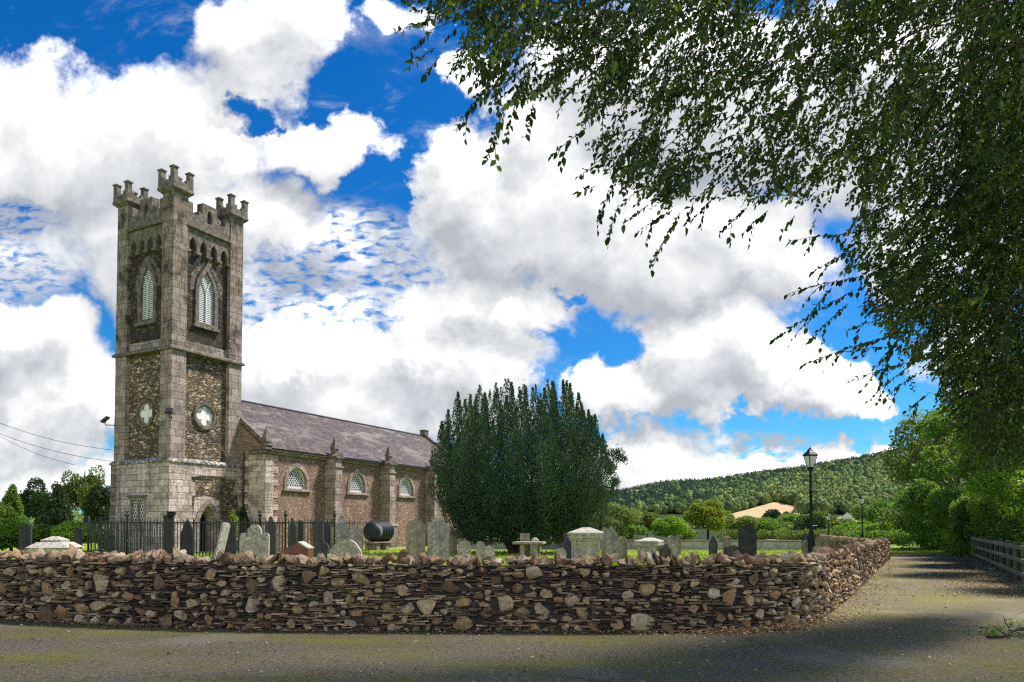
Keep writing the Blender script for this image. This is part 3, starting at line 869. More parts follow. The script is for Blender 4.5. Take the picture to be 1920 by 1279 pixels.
# coping stones standing on edge
mbk = MB(); s = 0.05
while s < sEnd:
    far = s > sCorner + 3
    w = rng.uniform(.05, .15) if not far else rng.uniform(.04, .11)
    h = rng.uniform(.09, .21) * (1.3 if rng.random() < .22 else 1) * (.85 if far else 1)
    if rng.random() < .25: h *= .55; w *= 1.2
    p, t, o = wall_at(s + w / 2); ic = ICO2; V = rock(ic, 15, .42, .85, .02)
    V = V * np.array([w * .66, .15, h * .70]); lean = rng.normal() * .35
    x = V[:, 0] + V[:, 2] * lean; zb = float(TOPZ(s)) + h * .42
    off = rng.uniform(-.24, -.10)
    Qv = [p + t * float(a) + o * float(b + off) + Vector((0, 0, zb + float(c))) for a, b, c in zip(x, V[:, 1], V[:, 2])]
    mbk.add(Qv, ic[1], float(rng.random()))
    if rng.random() < .6:   # small stone behind / between
        V = rock(ICO1, 8, .5, .9, .03) * np.array([.09, .09, .08]); o2 = rng.uniform(-.35, -.05); dz = float(TOPZ(s)) + rng.uniform(.02, .07)
        mbk.add([p + t * float(a + w * .5) + o * float(b + o2) + Vector((0, 0, dz + float(c))) for a, b, c in V], ICO1[1], float(rng.random()))
    s += w * rng.uniform(.82, 1.15)
mbk.build('coping_stone', M['coping'], wall, uv=False)['kind'] = 'stuff'


# rubble wall closing the far corner of the yard
def line_wall(name, pts, top, mat, label, thick=.4, coping=None):
    root = empty(name, (pts[0][0], pts[0][1], 0), label=label, cat='wall'); off = Vector((pts[0][0], pts[0][1], 0)); mb = MB(); mk = MB()
    for (a, b) in zip(pts[:-1], pts[1:]):
        A = Vector((*a, 0)); B = Vector((*b, 0)); t = (B - A).normalized(); o = Vector((t.y, -t.x, 0)); L = (B - A).length
        z = -.2; first = True
        while z < top - .05:
            th = rng.uniform(.08, .16); s = 0
            while s < L:
                ln = rng.uniform(.12, .34); V = rock(ICO1, 6, .6, .95, .02) * np.array([ln * .56, thick * .55, th * .62]); c = A + t * (s + ln / 2) - off
                mb.add([c + t * float(x) + o * float(y) + Vector((0, 0, z + th / 2 + float(w))) for x, y, w in V], ICO1[1], float(rng.random())); s += ln
            z += th
        s = 0
        while s < L:
            w = rng.uniform(.12, .25); h = rng.uniform(.1, .2); V = rock(ICO1, 8, .5, .9, .03) * np.array([w * .6, .2, h * .7]); c = A + t * (s + w / 2) - off
            mk.add([c + t * float(x) + o * float(y) + Vector((0, 0, top + h * .3 + float(q))) for x, y, q in V], ICO1[1], float(rng.random())); s += w
        c0 = A - off; c1 = B - off; q = o * thick * .38
        mb.add([c0 - q + Vector((0, 0, -.3)), c1 - q + Vector((0, 0, -.3)), c1 + q + Vector((0, 0, -.3)), c0 + q + Vector((0, 0, -.3)), c0 - q + Vector((0, 0, top - .04)), c1 - q + Vector((0, 0, top - .04)), c1 + q + Vector((0, 0, top - .04)), c0 + q + Vector((0, 0, top - .04))],
               [(0, 3, 2, 1), (4, 5, 6, 7), (0, 1, 5, 4), (1, 2, 6, 5), (2, 3, 7, 6), (3, 0, 4, 7)], .3)
    mb.build('stonework', M['boulder'], root, uv=False)['kind'] = 'stuff'; mk.build('coping_stone', M['coping'], root, uv=False)['kind'] = 'stuff'


line_wall('rubble_wall', [(17.9, 34.5), (20.4, 45), (23.6, 55)], .78, None, 'pale rubble wall at the far right corner of the churchyard, behind the small lamp')


# grey rendered wall with brown capping
def grey_wall():
    A = P(860, 1030, 47); B = P(1510, 1030, 45); A.z = B.z = 0
    root = empty('rendered_wall', (A.x, A.y, 0), math.atan2(B.y - A.y, B.x - A.x), label='long low grey rendered wall with brown capping behind the graves', cat='wall')
    L = (B - A).length
    MB().box(0, L, -.15, .15, -.1, .62).build('wall_face', M['wall_grey'], root)
    MB().box(-.05, L + .05, -.22, .22, .62, .72).build('capping', M['wall_cap'], root, bevel=.02)
    for i, px in enumerate((1205, 1357)):
        X = (P(px, 1000, 46).x - A.x) / math.cos(math.atan2(B.y - A.y, B.x - A.x)); m = MB()
        m.box(X - .17, X + .17, -.3, -.152, -.1, .80).box(X - .25, X + .25, -.36, .24, .801, .90).box(X - .15, X + .15, -.26, .14, .901, .98, taper=.05)
        m.build('pier', M['wall_cap'], root)
    # lane-side return
    MB().box(L - .15, L + .15, .151, 9, -.1, .6).build('return_wall', M['wall_grey'], root)


grey_wall()

# ------------------------------------------------------------------ church
TH = math.atan2(.884, .468) + R(.6)
CX, CY = -18.09, 38.0
W = 4.70
church = empty('church', (CX, CY, 0), TH, label='grey stone church with tall square battlemented tower and slate roofed nave', cat='church')
Z = Vector((0, 0, 1))
FACES = [((0, 0), (1, 0), (0, -1)), ((0, W), (0, -1), (-1, 0)), ((W, 0), (0, 1), (1, 0)), ((W, W), (-1, 0), (0, 1))]


def fpt(face, u, z, off):  # off positive = outwards
    (ox, oy), (ax, ay), (nx, ny) = FACES[face]
    return Vector((ox + ax * u + nx * off, oy + ay * u + ny * off, z))


def fvec(face):
    (ox, oy), (ax, ay), (nx, ny) = FACES[face]; return Vector((ax, ay, 0)), Vector((nx, ny, 0))


def gothic(cx, zb, w, zs, zt, n=8):
    """pointed arch outline, counter-clockwise, base zb, spring zs, apex zt"""
    pts = [(cx - w / 2, zb), (cx + w / 2, zb)]
    for k in range(n + 1):
        t = k / n; a = t * math.pi / 2
        pts.append((cx + w / 2 * (math.cos(a) ** .85 if k < n else 0), zs + (zt - zs) * (math.sin(a) ** 1.15)))
    # pointed: use straightened profile
    out = pts[:2]
    for k in range(n + 1):
        t = k / n; x = w / 2 * (1 - t ** 1.75); out.append((cx + x, zs + (zt - zs) * t))
    for k in range(n - 1, -1, -1):
        t = k / n; x = w / 2 * (1 - t ** 1.75); out.append((cx - x, zs + (zt - zs) * t))
    return out


def roundarch(cx, zb, w, zs, zt, n=8, pw=.5):
    out = [(cx - w / 2, zb), (cx + w / 2, zb)]
    for k in range(0, n + 1): a = math.pi / 2 * k / n; out.append((cx + w / 2 * math.cos(a), zs + (zt - zs) * math.sin(a)))
    for k in range(n - 1, -1, -1): a = math.pi / 2 * k / n; out.append((cx - w / 2 * math.cos(a), zs + (zt - zs) * math.sin(a)))
    return out


def circle(cx, cz, r, n=28): return [(cx + r * math.cos(2 * math.pi * k / n), cz + r * math.sin(2 * math.pi * k / n)) for k in range(n)]


def quatrefoil(cx, cz, r, n=9):
    out = []; d = r * .55; rr = r * .43
    for q in range(4):
        a0 = q * math.pi / 2
        for k in range(n):
            a = a0 - R(118) + R(236) * k / (n - 1); out.append((cx + d * math.cos(a0) + rr * math.cos(a), cz + d * math.sin(a0) + rr * math.sin(a)))
    return out


def lattice(mb, poly, face_pt, nrm, sp=.21, slope=1.7, bw=.035, th=.03):
    xs = [p[0] for p in poly]; zs = [p[1] for p in poly]; x0, x1, z0, z1 = min(xs), max(xs), min(zs), max(zs)
    for sg in (1, -1):
        c = -40
        for i in range(-40, 60):
            # line z = z0 + slope*sg*(x-xc)
            xc = x0 + i * sp; run = None; pts = []
            N = 90
            for k in range(N + 1):
                z = z0 + (z1 - z0) * k / N; x = xc + sg * (z - z0) / slope
                if pip(x, z, poly): pts.append((x, z))
                elif pts: break
            if len(pts) > 2:
                (xa, za), (xb, zb) = pts[0], pts[-1]
                a = face_pt(xa, za); b = face_pt(xb, zb); d = (b - a).normalized(); sd_ = d.cross(nrm) * bw / 2
                q = nrm * th
                mb.add([a - sd_, a + sd_, b + sd_, b - sd_, a - sd_ + q, a + sd_ + q, b + sd_ + q, b - sd_ + q], [(0, 1, 2, 3), (7, 6, 5, 4), (0, 4, 5, 1), (2, 6, 7, 3), (1, 5, 6, 2), (3, 7, 4, 0)])


def scale_poly(poly, k, c=None):
    xs = [p[0] for p in poly]; zs = [p[1] for p in poly]
    cx, cz = c or ((min(xs) + max(xs)) / 2, (min(zs) + max(zs)) / 2)
    return [(cx + (x - cx) * k, cz + (z - cz) * k) for x, z in poly]


# tower base stage
B0 = .10
base = MB()
door_o = gothic(2.30, -.2, 1.05, 1.75, 2.80)
base.panel([(-B0, -.4), (W + B0, -.4), (W + B0, 5.0), (-B0, 5.0)], [door_o], (0, -B0, 0), (1, 0, 0), Z, (0, -1, 0), .9)
win_o = [(2.29 - .56, 1.75), (2.29 + .56, 1.75), (2.29 + .56, 3.05), (2.29 - .56, 3.05)]
base.panel([(-B0, -.4), (W + B0 - .9, -.4), (W + B0 - .9, 5.0), (-B0, 5.0)], [win_o], (-B0, W, 0), (0, -1, 0), Z, (-1, 0, 0), .6)
base.box(W - .6, W + B0, -B0 + .9, W + B0, -.4, 5.0).box(-B0, W - .6, W - .4, W + B0, -.4, 5.0).box(-B0, W + B0, -B0, W + B0, 4.985, 5.001)
tower = base.build('tower', M['ashlar'], church)
# rough patch above the door where a hood was cut away
pm = MB(); ob = [(1.25, 4.25), (1.35, 4.0), (1.5, 4.02), (1.55, 3.3), (1.3, 3.25), (1.32, 2.6), (1.38, 2.0), (1.5, 3.2), (2.30, 3.28), (3.1, 3.1), (3.2, 2.0), (4.3, 1.4), (4.55, 2.4), (4.4, 3.3), (4.1, 3.6), (4.25, 4.15), (3.6, 4.1), (3.5, 4.3), (2.2, 4.22)]
pm.panel([(x, z) for x, z in ob], [], (0, -B0 - .006, 0), (1, 0, 0), Z, (0, -1, 0), .05).build('rough_patch', M['rubble_mid'], tower)
hm = MB(); hm.tube([fpt(0, 1.3, 4.28, .12), fpt(0, 2.0, 4.36, .14), fpt(0, 3.3, 4.40, .14), fpt(0, 3.7, 4.2, .14), fpt(0, 4.3, 4.25, .12)], [.05, .07, .06, .07, .05], 5).build('hood_remnant', M['dark_dressed'], tower)
# doorway
ds = MB(); outer = gothic(2.30, -.2, 1.62, 1.75, 3.12); ds.panel(outer, [gothic(2.30, -.19, 1.045, 1.75, 2.79)], (0, -B0 - .07, 0), (1, 0, 0), Z, (0, -1, 0), .12)
ds.build('door_surround', M['ashlar_mid'], tower, bevel=.015)
dm = MB(); dm.panel(gothic(2.30, -.2, 1.3, 1.75, 2.9), [], (0, .62, 0), (1, 0, 0), Z, (0, -1, 0), .05); dm.build('doorway_back', M['void'], church)
dd = MB()
for k in range(5): dd.box(1.80 + k * .075, 1.80 + k * .075 + .07, .50, .56, -.2, 2.35)
dd.build('door', M['door_wood'], church)
# west window, two lights
wm_ = MB()
fw = lambda u, z: fpt(1, W - u + 0, z, 0)
F1 = lambda off: (lambda u, z: fpt(1, u, z, off))
wm_.panel([(1.6, 1.62), (2.98, 1.62), (2.98, 3.18), (1.6, 3.18)], [[(1.76, 1.76), (2.24, 1.76), (2.24, 3.02), (1.76, 3.02)], [(2.34, 1.76), (2.82, 1.76), (2.82, 3.02), (2.34, 3.02)]], (-B0 - .02, W, 0), (0, -1, 0), Z, (-1, 0, 0), .2)
wf = wm_.build('west_window', M['dressed'], church)
MB().panel([(1.7, 1.7), (2.88, 1.7), (2.88, 3.04), (1.7, 3.04)], [], (.04, W, 0), (0, -1, 0), Z, (-1, 0, 0), .05).build('pane', M['glass_dark'], wf)
lm = MB()
for a, b in ((1.76, 2.24), (2.34, 2.82)): lattice(lm, [(a, 1.76), (b, 1.76), (b, 3.02), (a, 3.02)], F1(-.03), Vector((-1, 0, 0)), .2, 1.8, .04)
lm.build('lattice', M['white'], wf)
hb = MB(); hb.box(-B0 - .14, -B0 - .002, W - 3.05, W - 1.5, 3.185, 3.28).build('label_mould', M['dark_dressed'], wf)

# middle and belfry stages: recessed panels between corner piers
def ring(mb, z0, z1, out, w=W, slope=0):
    mb.box(-out, w + out, -out, w + out, z0, z1, taper=slope)


mid = MB(); top = MB()
lou = gothic(W / 2, 13.0, 1.06, 14.7, 15.95, 10); circ = circle(W / 2, 7.78, .62)
for f in range(4):
    u, n = fvec(f)
    hs_ = [circ] if f < 2 else []; hl = [lou]
    o0 = fpt(f, 0, 0, -.26)
    mid.panel([(.85, 5.0), (W - .85, 5.0), (W - .85, 11.15), (.85, 11.15)], hs_, o0, u, Z, n, .4)
    top.panel([(.85, 11.15), (W - .85, 11.15), (W - .85, 18.3), (.85, 18.3)], hl, o0, u, Z, n, .4)
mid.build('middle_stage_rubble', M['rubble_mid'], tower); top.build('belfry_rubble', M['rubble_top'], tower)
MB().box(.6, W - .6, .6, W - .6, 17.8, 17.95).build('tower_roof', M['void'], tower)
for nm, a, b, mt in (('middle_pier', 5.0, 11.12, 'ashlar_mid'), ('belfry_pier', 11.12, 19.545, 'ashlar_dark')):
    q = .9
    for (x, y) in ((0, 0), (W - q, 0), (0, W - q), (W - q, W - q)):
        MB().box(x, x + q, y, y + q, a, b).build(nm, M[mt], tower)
# ashlar band under the belfry string and over it
bm_ = MB()
for f in range(4):
    u, n = fvec(f); bm_.panel([(.85, 11.28), (W - .85, 11.28), (W - .85, 11.75), (.85, 11.75)], [], fpt(f, 0, 0, -.20), u, Z, n, .2)
bm_.build('belfry_band', M['ashlar_mid'], tower)
s1 = MB(); ring(s1, 5.002, 5.10, .17); s1.box(-.17, W + .17, -.17, W + .17, 5.101, 5.26, taper=.2); s1.build('lower_string_course', M['lichen_ledge'], tower, bevel=.02)
s2 = MB(); ring(s2, 11.05, 11.16, .14); s2.box(-.14, W + .14, -.14, W + .14, 11.161, 11.28, taper=.14); s2.build('upper_string_course', M['dark_dressed'], tower, bevel=.02)
# quatrefoils and louvres
for f in (0, 1, 2, 3):
    u, n = fvec(f)
    if f < 2:
        qo = MB(); qo.panel(circle(W / 2, 7.78, .76), [circle(W / 2, 7.78, .60)], fpt(f, 0, 0, -.17), u, Z, n, .14)
        qr = qo.build('quatrefoil_window', M['dark_dressed'], tower, bevel=.02)
        qi = MB(); qi.panel(circle(W / 2, 7.78, .61), [quatrefoil(W / 2, 7.78, .56)], fpt(f, 0, 0, -.25), u, Z, n, .06)
        qi.add([], []); oo = qi.build('tracery', M['dressed'], church)
        qb = MB(); qb.panel(circle(W / 2, 7.78, .7, 16), [], fpt(f, 0, 0, -.30), u, Z, n, .02); qb.build('quatrefoil_panel', M['whitewash'], church)
    lf = MB(); lf.panel(gothic(W / 2, 12.8, 1.52, 14.75, 16.32, 10), [gothic(W / 2, 12.98, 1.05, 14.7, 15.94, 10)], fpt(f, 0, 0, -.17), u, Z, n, .14)
    lf.panel([(W / 2 - .86, 12.66), (W / 2 + .86, 12.66), (W / 2 + .86, 12.82), (W / 2 - .86, 12.82)], [], fpt(f, 0, 0, -.08), u, Z, n, .2)
    lw = lf.build('louvre_window', M['dark_dressed'], church, bevel=.015)
    vs_ = MB(); k = 0; ug = gothic(W / 2, 12.98, 1.10, 14.7, 15.94, 10)
    for i in range(0, 17):   # radiating voussoirs round the arch
        t = i / 16; a = R(-8 + 196 * t); rx, rz = 1.0, 1.05; cx, cz = W / 2, 14.95; wd = .085 + .03 * rng.random(); ln = .2 + .12 * rng.random()
        pz = 1.0 + .36 * (math.sin(a) ** 3 if math.sin(a) > 0 else 0)
        c = Vector((cx + rx * .82 * math.cos(a), 0, cz + rz * .88 * math.sin(a) * pz)); d = Vector((math.cos(a), 0, math.sin(a) * 1.25)).normalized(); sdv = Vector((-d.z, 0, d.x)) * wd
        quad = [c - sdv, c + sdv, c + sdv * 1.25 + d * ln, c - sdv * 1.25 + d * ln]
        vs_.panel([(q.x, q.z) for q in quad], [], fpt(f, 0, 0, -.235), u, Z, n, .05)
    vs_.build('voussoirs', M['dark_dressed'], lw)
    sl = MB(); z = 13.02
    while z < 15.9:
        t = max(0, (z - 14.7) / 1.24); hw = .52 * (1 - t ** 1.75) - .01
        if hw > .04:
            a, b = W / 2 - hw, W / 2 + hw
            p = [fpt(f, a, z, -.30), fpt(f, b, z, -.30), fpt(f, b, z + .085, -.40), fpt(f, a, z + .085, -.40)]
            sl.add(p + [q + Vector((0, 0, .05)) for q in p], [(0, 1, 2, 3), (7, 6, 5, 4), (0, 4, 5, 1), (1, 5, 6, 2), (2, 6, 7, 3), (3, 7, 4, 0)])
        z += .105
    sl.build('louvre_slats', M['white'], lw)
    mu = MB()
    def bar(pts, wd=.045):
        for (a, b) in zip(pts[:-1], pts[1:]):
            A = fpt(f, a[0], a[1], -.27); Bv = fpt(f, b[0], b[1], -.27); d = (Bv - A).normalized(); s_ = d.cross(n) * wd; q = n * .05
            mu.add([A - s_, A + s_, Bv + s_, Bv - s_, A - s_ + q, A + s_ + q, Bv + s_ + q, Bv - s_ + q], [(0, 1, 2, 3), (7, 6, 5, 4), (0, 4, 5, 1), (2, 6, 7, 3), (1, 5, 6, 2), (3, 7, 4, 0)])
    bar([(W / 2, 12.98), (W / 2, 14.85)], .03); bar([(W / 2, 14.8), (W / 2 - .14, 15.15), (W / 2 - .29, 15.42)], .022); bar([(W / 2, 14.8), (W / 2 + .14, 15.15), (W / 2 + .29, 15.42)], .022)
    mu.build('mullion', M['white'], lw)
    MB().panel(gothic(W / 2, 12.9, 1.2, 14.7, 16.05), [], fpt(f, 0, 0, -.46), u, Z, n, .02).build('louvre_backing', M['void'], lw)
    # corbelled arcade
    ar = [(.86, 18.01), (.86, 16.74)]; n4 = 4; x0, x1 = .95, W - .95; pw = (x1 - x0) / n4
    ar = [(.86, 18.01), (.86, 16.87)]
    for k in range(n4):
        a = x0 + k * pw; c = a + pw / 2; hw = pw * .33
        ar += [(a + pw / 2 - hw - .06, 16.78), (a + pw / 2 - hw, 16.84)]
        ar += [(c - hw, 17.07), (c - hw * .75, 17.30), (c, 17.54), (c + hw * .75, 17.30), (c + hw, 17.07), (c + hw, 16.84)]
        ar += [(c + hw + .06, 16.78)]
    ar += [(W - .86, 16.87), (W - .86, 18.01)]
    am = MB(); am.panel(ar[::-1], [], fpt(f, 0, 0, -.08), u, Z, n, .2, back=True)
    for k in range(n4 + 1):
        cx = x0 + k * pw
        am.panel([(max(.87, cx - .14), 16.64), (min(W - .87, cx + .14), 16.64), (min(W - .87, cx + .2), 16.78), (max(.87, cx - .2), 16.78)], [], fpt(f, 0, 0, -.02), u, Z, n, .24, back=True)
    am.build('arcade', M['dark_dressed'], tower)
    cm = MB(); cm.panel([(.88, 18.02), (W - .88, 18.02), (W - .88, 18.18), (.88, 18.18)], [], fpt(f, 0, 0, .06), u, Z, n, .4, back=True); cm.build('cornice', M['dark_dressed'], tower, bevel=.02)
    # battlements
    cr = [(.86, 18.19), (W - .86, 18.19), (W - .86, 19.38), (W - 1.22, 19.38), (W - 1.22, 18.84), (W - 1.66, 18.84), (W - 1.66, 19.10), (W - 1.86, 19.10), (W - 1.86, 19.64), (1.86, 19.64), (1.86, 19.10), (1.66, 19.10), (1.66, 18.84), (1.22, 18.84), (1.22, 19.38), (.86, 19.38)]
    pa = MB(); pa.panel(cr, [gothic(W / 2, 18.62, .3, 19.1, 19.38, 5)], fpt(f, 0, 0, -.05), u, Z, n, .42, back=True); pa.build('battlement', M['dark_dressed'], tower, bevel=.02)
# corner turrets
TU = .36
for (cx, cy) in ((.45, .45), (W - .45, .45), (.45, W - .45), (W - .45, W - .45)):
    tm = MB(); h = .66
    tm.add([(cx + sx * a, cy + sy * a, z + TU) for (a, z) in ((.47, 19.18), (.56, 19.27), (h, 19.36), (h, 19.48), (h - .03, 19.50), (h - .03, 19.80)) for sx, sy in ((-1, -1), (1, -1), (1, 1), (-1, 1))],
           [(i * 4 + k, i * 4 + (k + 1) % 4, i * 4 + 4 + (k + 1) % 4, i * 4 + 4 + k) for i in range(5) for k in range(4)] + [(3, 2, 1, 0), (20, 21, 22, 23)])
    for sx, sy in ((-1, -1), (1, -1), (1, 1), (-1, 1)):
        tm.box(*sorted((cx + sx * .355, cx + sx * .20)), *sorted((cy + sy * .62, cy + sy * .40)), 19.79 + TU, 20.0 + TU)
        tm.box(*sorted((cx + sx * .62, cx + sx * .40)), *sorted((cy + sy * .355, cy + sy * .20)), 19.79 + TU, 20.0 + TU)
    tt = tm.build('corner_turret', M['dark_dressed'], church, bevel=.015)
    for sx in (-1, 1):
        for sy in (-1, 1):
            pn = MB(); px_, py_ = cx + sx * .49, cy + sy * .49
            pn.box(px_ - .135, px_ + .135, py_ - .135, py_ + .135, 19.79 + TU, 20.42 + TU).box(px_ - .18, px_ + .18, py_ - .18, py_ + .18, 20.42 + TU, 20.50 + TU).box(px_ - .16, px_ + .16, py_ - .16, py_ + .16, 20.501 + TU, 20.56 + TU, taper=.07)
            pn.build('pinnacle', M['dark_dressed'], tt, bevel=.01)

# nave
NX0, NX1, NY0, NY1 = W + .0, W + 22.6, -2.0, W + 2.0
RY = W / 2; EZ, RZ = 6.05, 9.32
wx = [W + 2.5 + 5.63 * k for k in range(4)]
holes = [roundarch(x, 3.85, 1.62, 4.15, 5.12) for x in wx]
nv = MB()
nv.panel([(NX0, -.4), (NX1, -.4), (NX1, 5.8), (NX0, 5.8)], holes, (0, NY0, 0), (1, 0, 0), Z, (0, -1, 0), .5)
nv.box(NX0, NX1, NY1 - .5, NY1, -.4, 5.8)
for xx, nn in ((NX0, -1), (NX1, 1)):
    nv.panel([(NY0 + .001, -.4), (NY1 - .001, -.4), (NY1 - .001, EZ), (RY, RZ), (NY0 + .001, EZ)], [], (xx + nn * .004, 0, 0), (0, 1, 0), Z, (nn, 0, 0), .5, back=True)
nave = nv.build('nave', M['rubble_nave'], church)
for x in wx:
    fo = MB(); fo.panel(roundarch(x, 3.8, 2.1, 4.2, 5.42), [roundarch(x, 3.851, 1.61, 4.15, 5.115)], (0, NY0 - .05, 0), (1, 0, 0), Z, (0, -1, 0), .12)
    fo.box(x - 1.15, x + 1.15, NY0 - .14, NY0 - .002, 3.68, 3.799)
    wf_ = fo.build('window', M['ashlar_mid'], church, bevel=.015)
    fr = MB(); fr.panel(roundarch(x, 3.85, 1.62, 4.15, 5.12), [roundarch(x, 3.97, 1.42, 4.16, 5.0)], (0, NY0 + .14, 0), (1, 0, 0), Z, (0, -1, 0), .08); fr.build('frame', M['white'], wf_)
    la = MB(); lattice(la, roundarch(x, 3.93, 1.5, 4.15, 5.06), lambda u, z: Vector((u, NY0 + .2, z)), Vector((0, -1, 0)), .2, 1.35, .042); la.build('lattice', M['white'], wf_)
    MB().panel(roundarch(x, 3.84, 1.66, 4.15, 5.14), [], (0, NY0 + .26, 0), (1, 0, 0), Z, (0, -1, 0), .02).build('pane', M['glass_dark'], wf_)
# west lancet of the nave beside the tower
lw_ = MB(); lw_.panel(gothic(-1.15, .9, .75, 2.3, 3.0), [gothic(-1.15, 1.0, .5, 2.25, 2.8)], (NX0 - .03, 0, 0), (0, 1, 0), Z, (-1, 0, 0), .03); lwo = lw_.build('lancet_window', M['dressed'], church)
MB().panel(gothic(-1.15, .95, .6, 2.25, 2.85), [], (NX0 - .006, 0, 0), (0, 1, 0), Z, (-1, 0, 0), .004).build('pane', M['glass_dark'], lwo)
lx = MB(); lattice(lx, gothic(-1.15, 1.0, .5, 2.25, 2.8), lambda u, z: Vector((NX0 - .008, u, z)), Vector((-1, 0, 0)), .18, 1.8, .05); lx.build('lattice', M['white'], lwo)
# quoins at the corner
qn = MB(); z = 0.0; k = 0
while z < 5.7:
    h = .36; a, b = ((.95, .55) if k % 2 else (.6, 1.0))
    qn.box(NX0 - .035, NX0 + a, NY0 - .035, NY0 + .3, z, min(z + h - .006, 5.78)); qn.box(NX0 - .036, NX0 + .3, NY0 + .301, NY0 + b + .75, z, min(z + h - .006, 5.78)); z += h; k += 1
qn.build('quoins', M['ashlar'], nave, bevel=.01)
MB().box(NX0 - .22, NX0 + .1, NY0 - .20, NY0 + .9, 5.78, 5.98).box(NX0 - .30, NX0 + .25, NY0 - .3, NY0 + 1.15, 5.981, 6.1).build('kneeler', M['dark_dressed'], nave, bevel=.03)
cn = MB(); cn.box(NX0 + .102, NX1, NY0 - .16, NY0 + .1, 5.785, 5.93).box(NX0 + .252, NX1 + .1, NY0 - .26, NY0 + .1, 5.931, 6.03); cn.build('eaves_cornice', M['dressed'], nave, bevel=.02)
gt = MB(); gt.box(W + 5.9, W + 16.3, NY0 - .40, NY0 - .262, 5.95, 6.07); gt.build('gutter', M['iron'], nave)
# roof
rf = MB(); ov = .38
ey = NY0 - ov + .05; ez = EZ + .0
sl_ = (RZ + .12 - ez) / (RY - ey)
def roofslab(ya, za, yb, zb):
    nvv = Vector((0, -(zb - za), (yb - ya))).normalized() * .12
    if nvv.z < 0: nvv = -nvv
    A = [Vector((NX0 + .18, ya, za)), Vector((NX1 - .2, ya, za)), Vector((NX1 - .2, yb, zb)), Vector((NX0 + .18, yb, zb))]
    rf.add(A + [p - nvv for p in A], [(0, 1, 2, 3), (7, 6, 5, 4), (0, 4, 5, 1), (1, 5, 6, 2), (2, 6, 7, 3), (3, 7, 4, 0)])
roofslab(ey, ez + .05, RY, RZ + .14); roofslab(NY1 + ov - .05, ez + .05, RY, RZ + .14)
roof = rf.build('roof', M['roof'], church)
# uv along slope
MB().tube([(NX0, RY, RZ + .15), (NX1, RY, RZ + .15)], .09, 6).build('ridge_tiles', M['slate'], roof)
for xx in (NX0 - .06, NX1 - .26):
    g = MB()
    for sgn, ye in ((1, NY0 - .15), (-1, NY1 + .15)):
        A = Vector((xx, ye, EZ + .02)); Bq = Vector((xx, RY, RZ + .12)); d = (Bq - A).normalized(); up = Vector((0, -d.z, d.y)); up = up if up.z > 0 else -up
        q = [A, A + Vector((.32, 0, 0)), Bq + Vector((.32, 0, 0)), Bq]
        g.add(q + [p + up * .24 for p in q], [(0, 1, 2, 3), (7, 6, 5, 4), (0, 4, 5, 1), (1, 5, 6, 2), (2, 6, 7, 3), (3, 7, 4, 0)])
    g.build('gable_coping', M['dark_dressed'], roof)
MB().box(NX1 - .45, NX1 + .15, RY - .25, RY + .25, RZ + .2, RZ + .62).box(NX1 - .5, NX1 + .2, RY - .3, RY + .3, RZ + .621, RZ + .7).build('apex_stone', M['dark_dressed'], roof, bevel=.02)


def pyramid(mb, cx, cy, z0, w, h):
    mb.add([(cx - w, cy - w, z0), (cx + w, cy - w, z0), (cx + w, cy + w, z0), (cx - w, cy + w, z0), (cx, cy, z0 + h)], [(3, 2, 1, 0), (0, 1, 4), (1, 2, 4), (2, 3, 4), (3, 0, 4)])


for k in range(4):
    x = W + 5.3 + 5.63 * k; bt = MB(); a = .32
    bt.box(x - a, x + a, NY0 - .85, NY0 + .001, 1.7, 5.30)
    bt.box(x - a - .07, x + a + .07, NY0 - .98, NY0 + .002, -.4, 1.62).box(x - a - .12, x + a + .12, NY0 - 1.04, NY0 - .001, 1.621, 1.76, taper=.06)
    bt.box(x - a - .06, x + a + .06, NY0 - .92, NY0 - .003, 5.301, 5.42).box(x - a + .03, x + a - .03, NY0 - .82, NY0 - .004, 5.421, 5.90)
    b_ = bt.build('buttress', M['ashlar_mid'], church, bevel=.012)
    cp = MB(); ww = a + .10; y0, y1 = NY0 - .95, NY0 - .27
    cp.add([(x - ww, y0, 5.9), (x + ww, y0, 5.9), (x + ww, y1, 5.9), (x - ww, y1, 5.9), (x - ww, y0, 6.02), (x + ww, y0, 6.02), (x + ww, y1, 6.02), (x - ww, y1, 6.02), (x, y0, 6.26), (x, y1, 6.26)],
           [(3, 2, 1, 0), (0, 1, 5, 8, 4), (2, 3, 7, 9, 6), (1, 2, 6, 5), (3, 0, 4, 7), (5, 6, 9, 8), (7, 4, 8, 9)])
    cp.build('cap', M['dark_dressed'], b_)
    pp = MB(); pp.box(x - .17, x + .17, NY0 - .66, NY0 - .32, 6.0, 6.5); pyramid(pp, x, NY0 - .49, 6.5, .22, .85); pp.build('pinnacle', M['dark_dressed'], b_)
pp = MB(); pp.box(NX0 - .12, NX0 + .26, NY0 - .16, NY0 + .22, 6.101, 6.45); pyramid(pp, NX0 + .07, NY0 + .03, 6.45, .24, .95); pp.build('pinnacle', M['dark_dressed'], nave)
MB().tube([(NX0 - .1, -.35, 0), (NX0 - .1, -.35, 5.9)], .05, 8).build('drainpipe', M['iron'], church)

cm_ = church.matrix_basis
def cw(x, y, z):  # church local -> world
    c, s = math.cos(TH), math.sin(TH); return Vector((CX + c * x - s * y, CY + s * x + c * y, z))


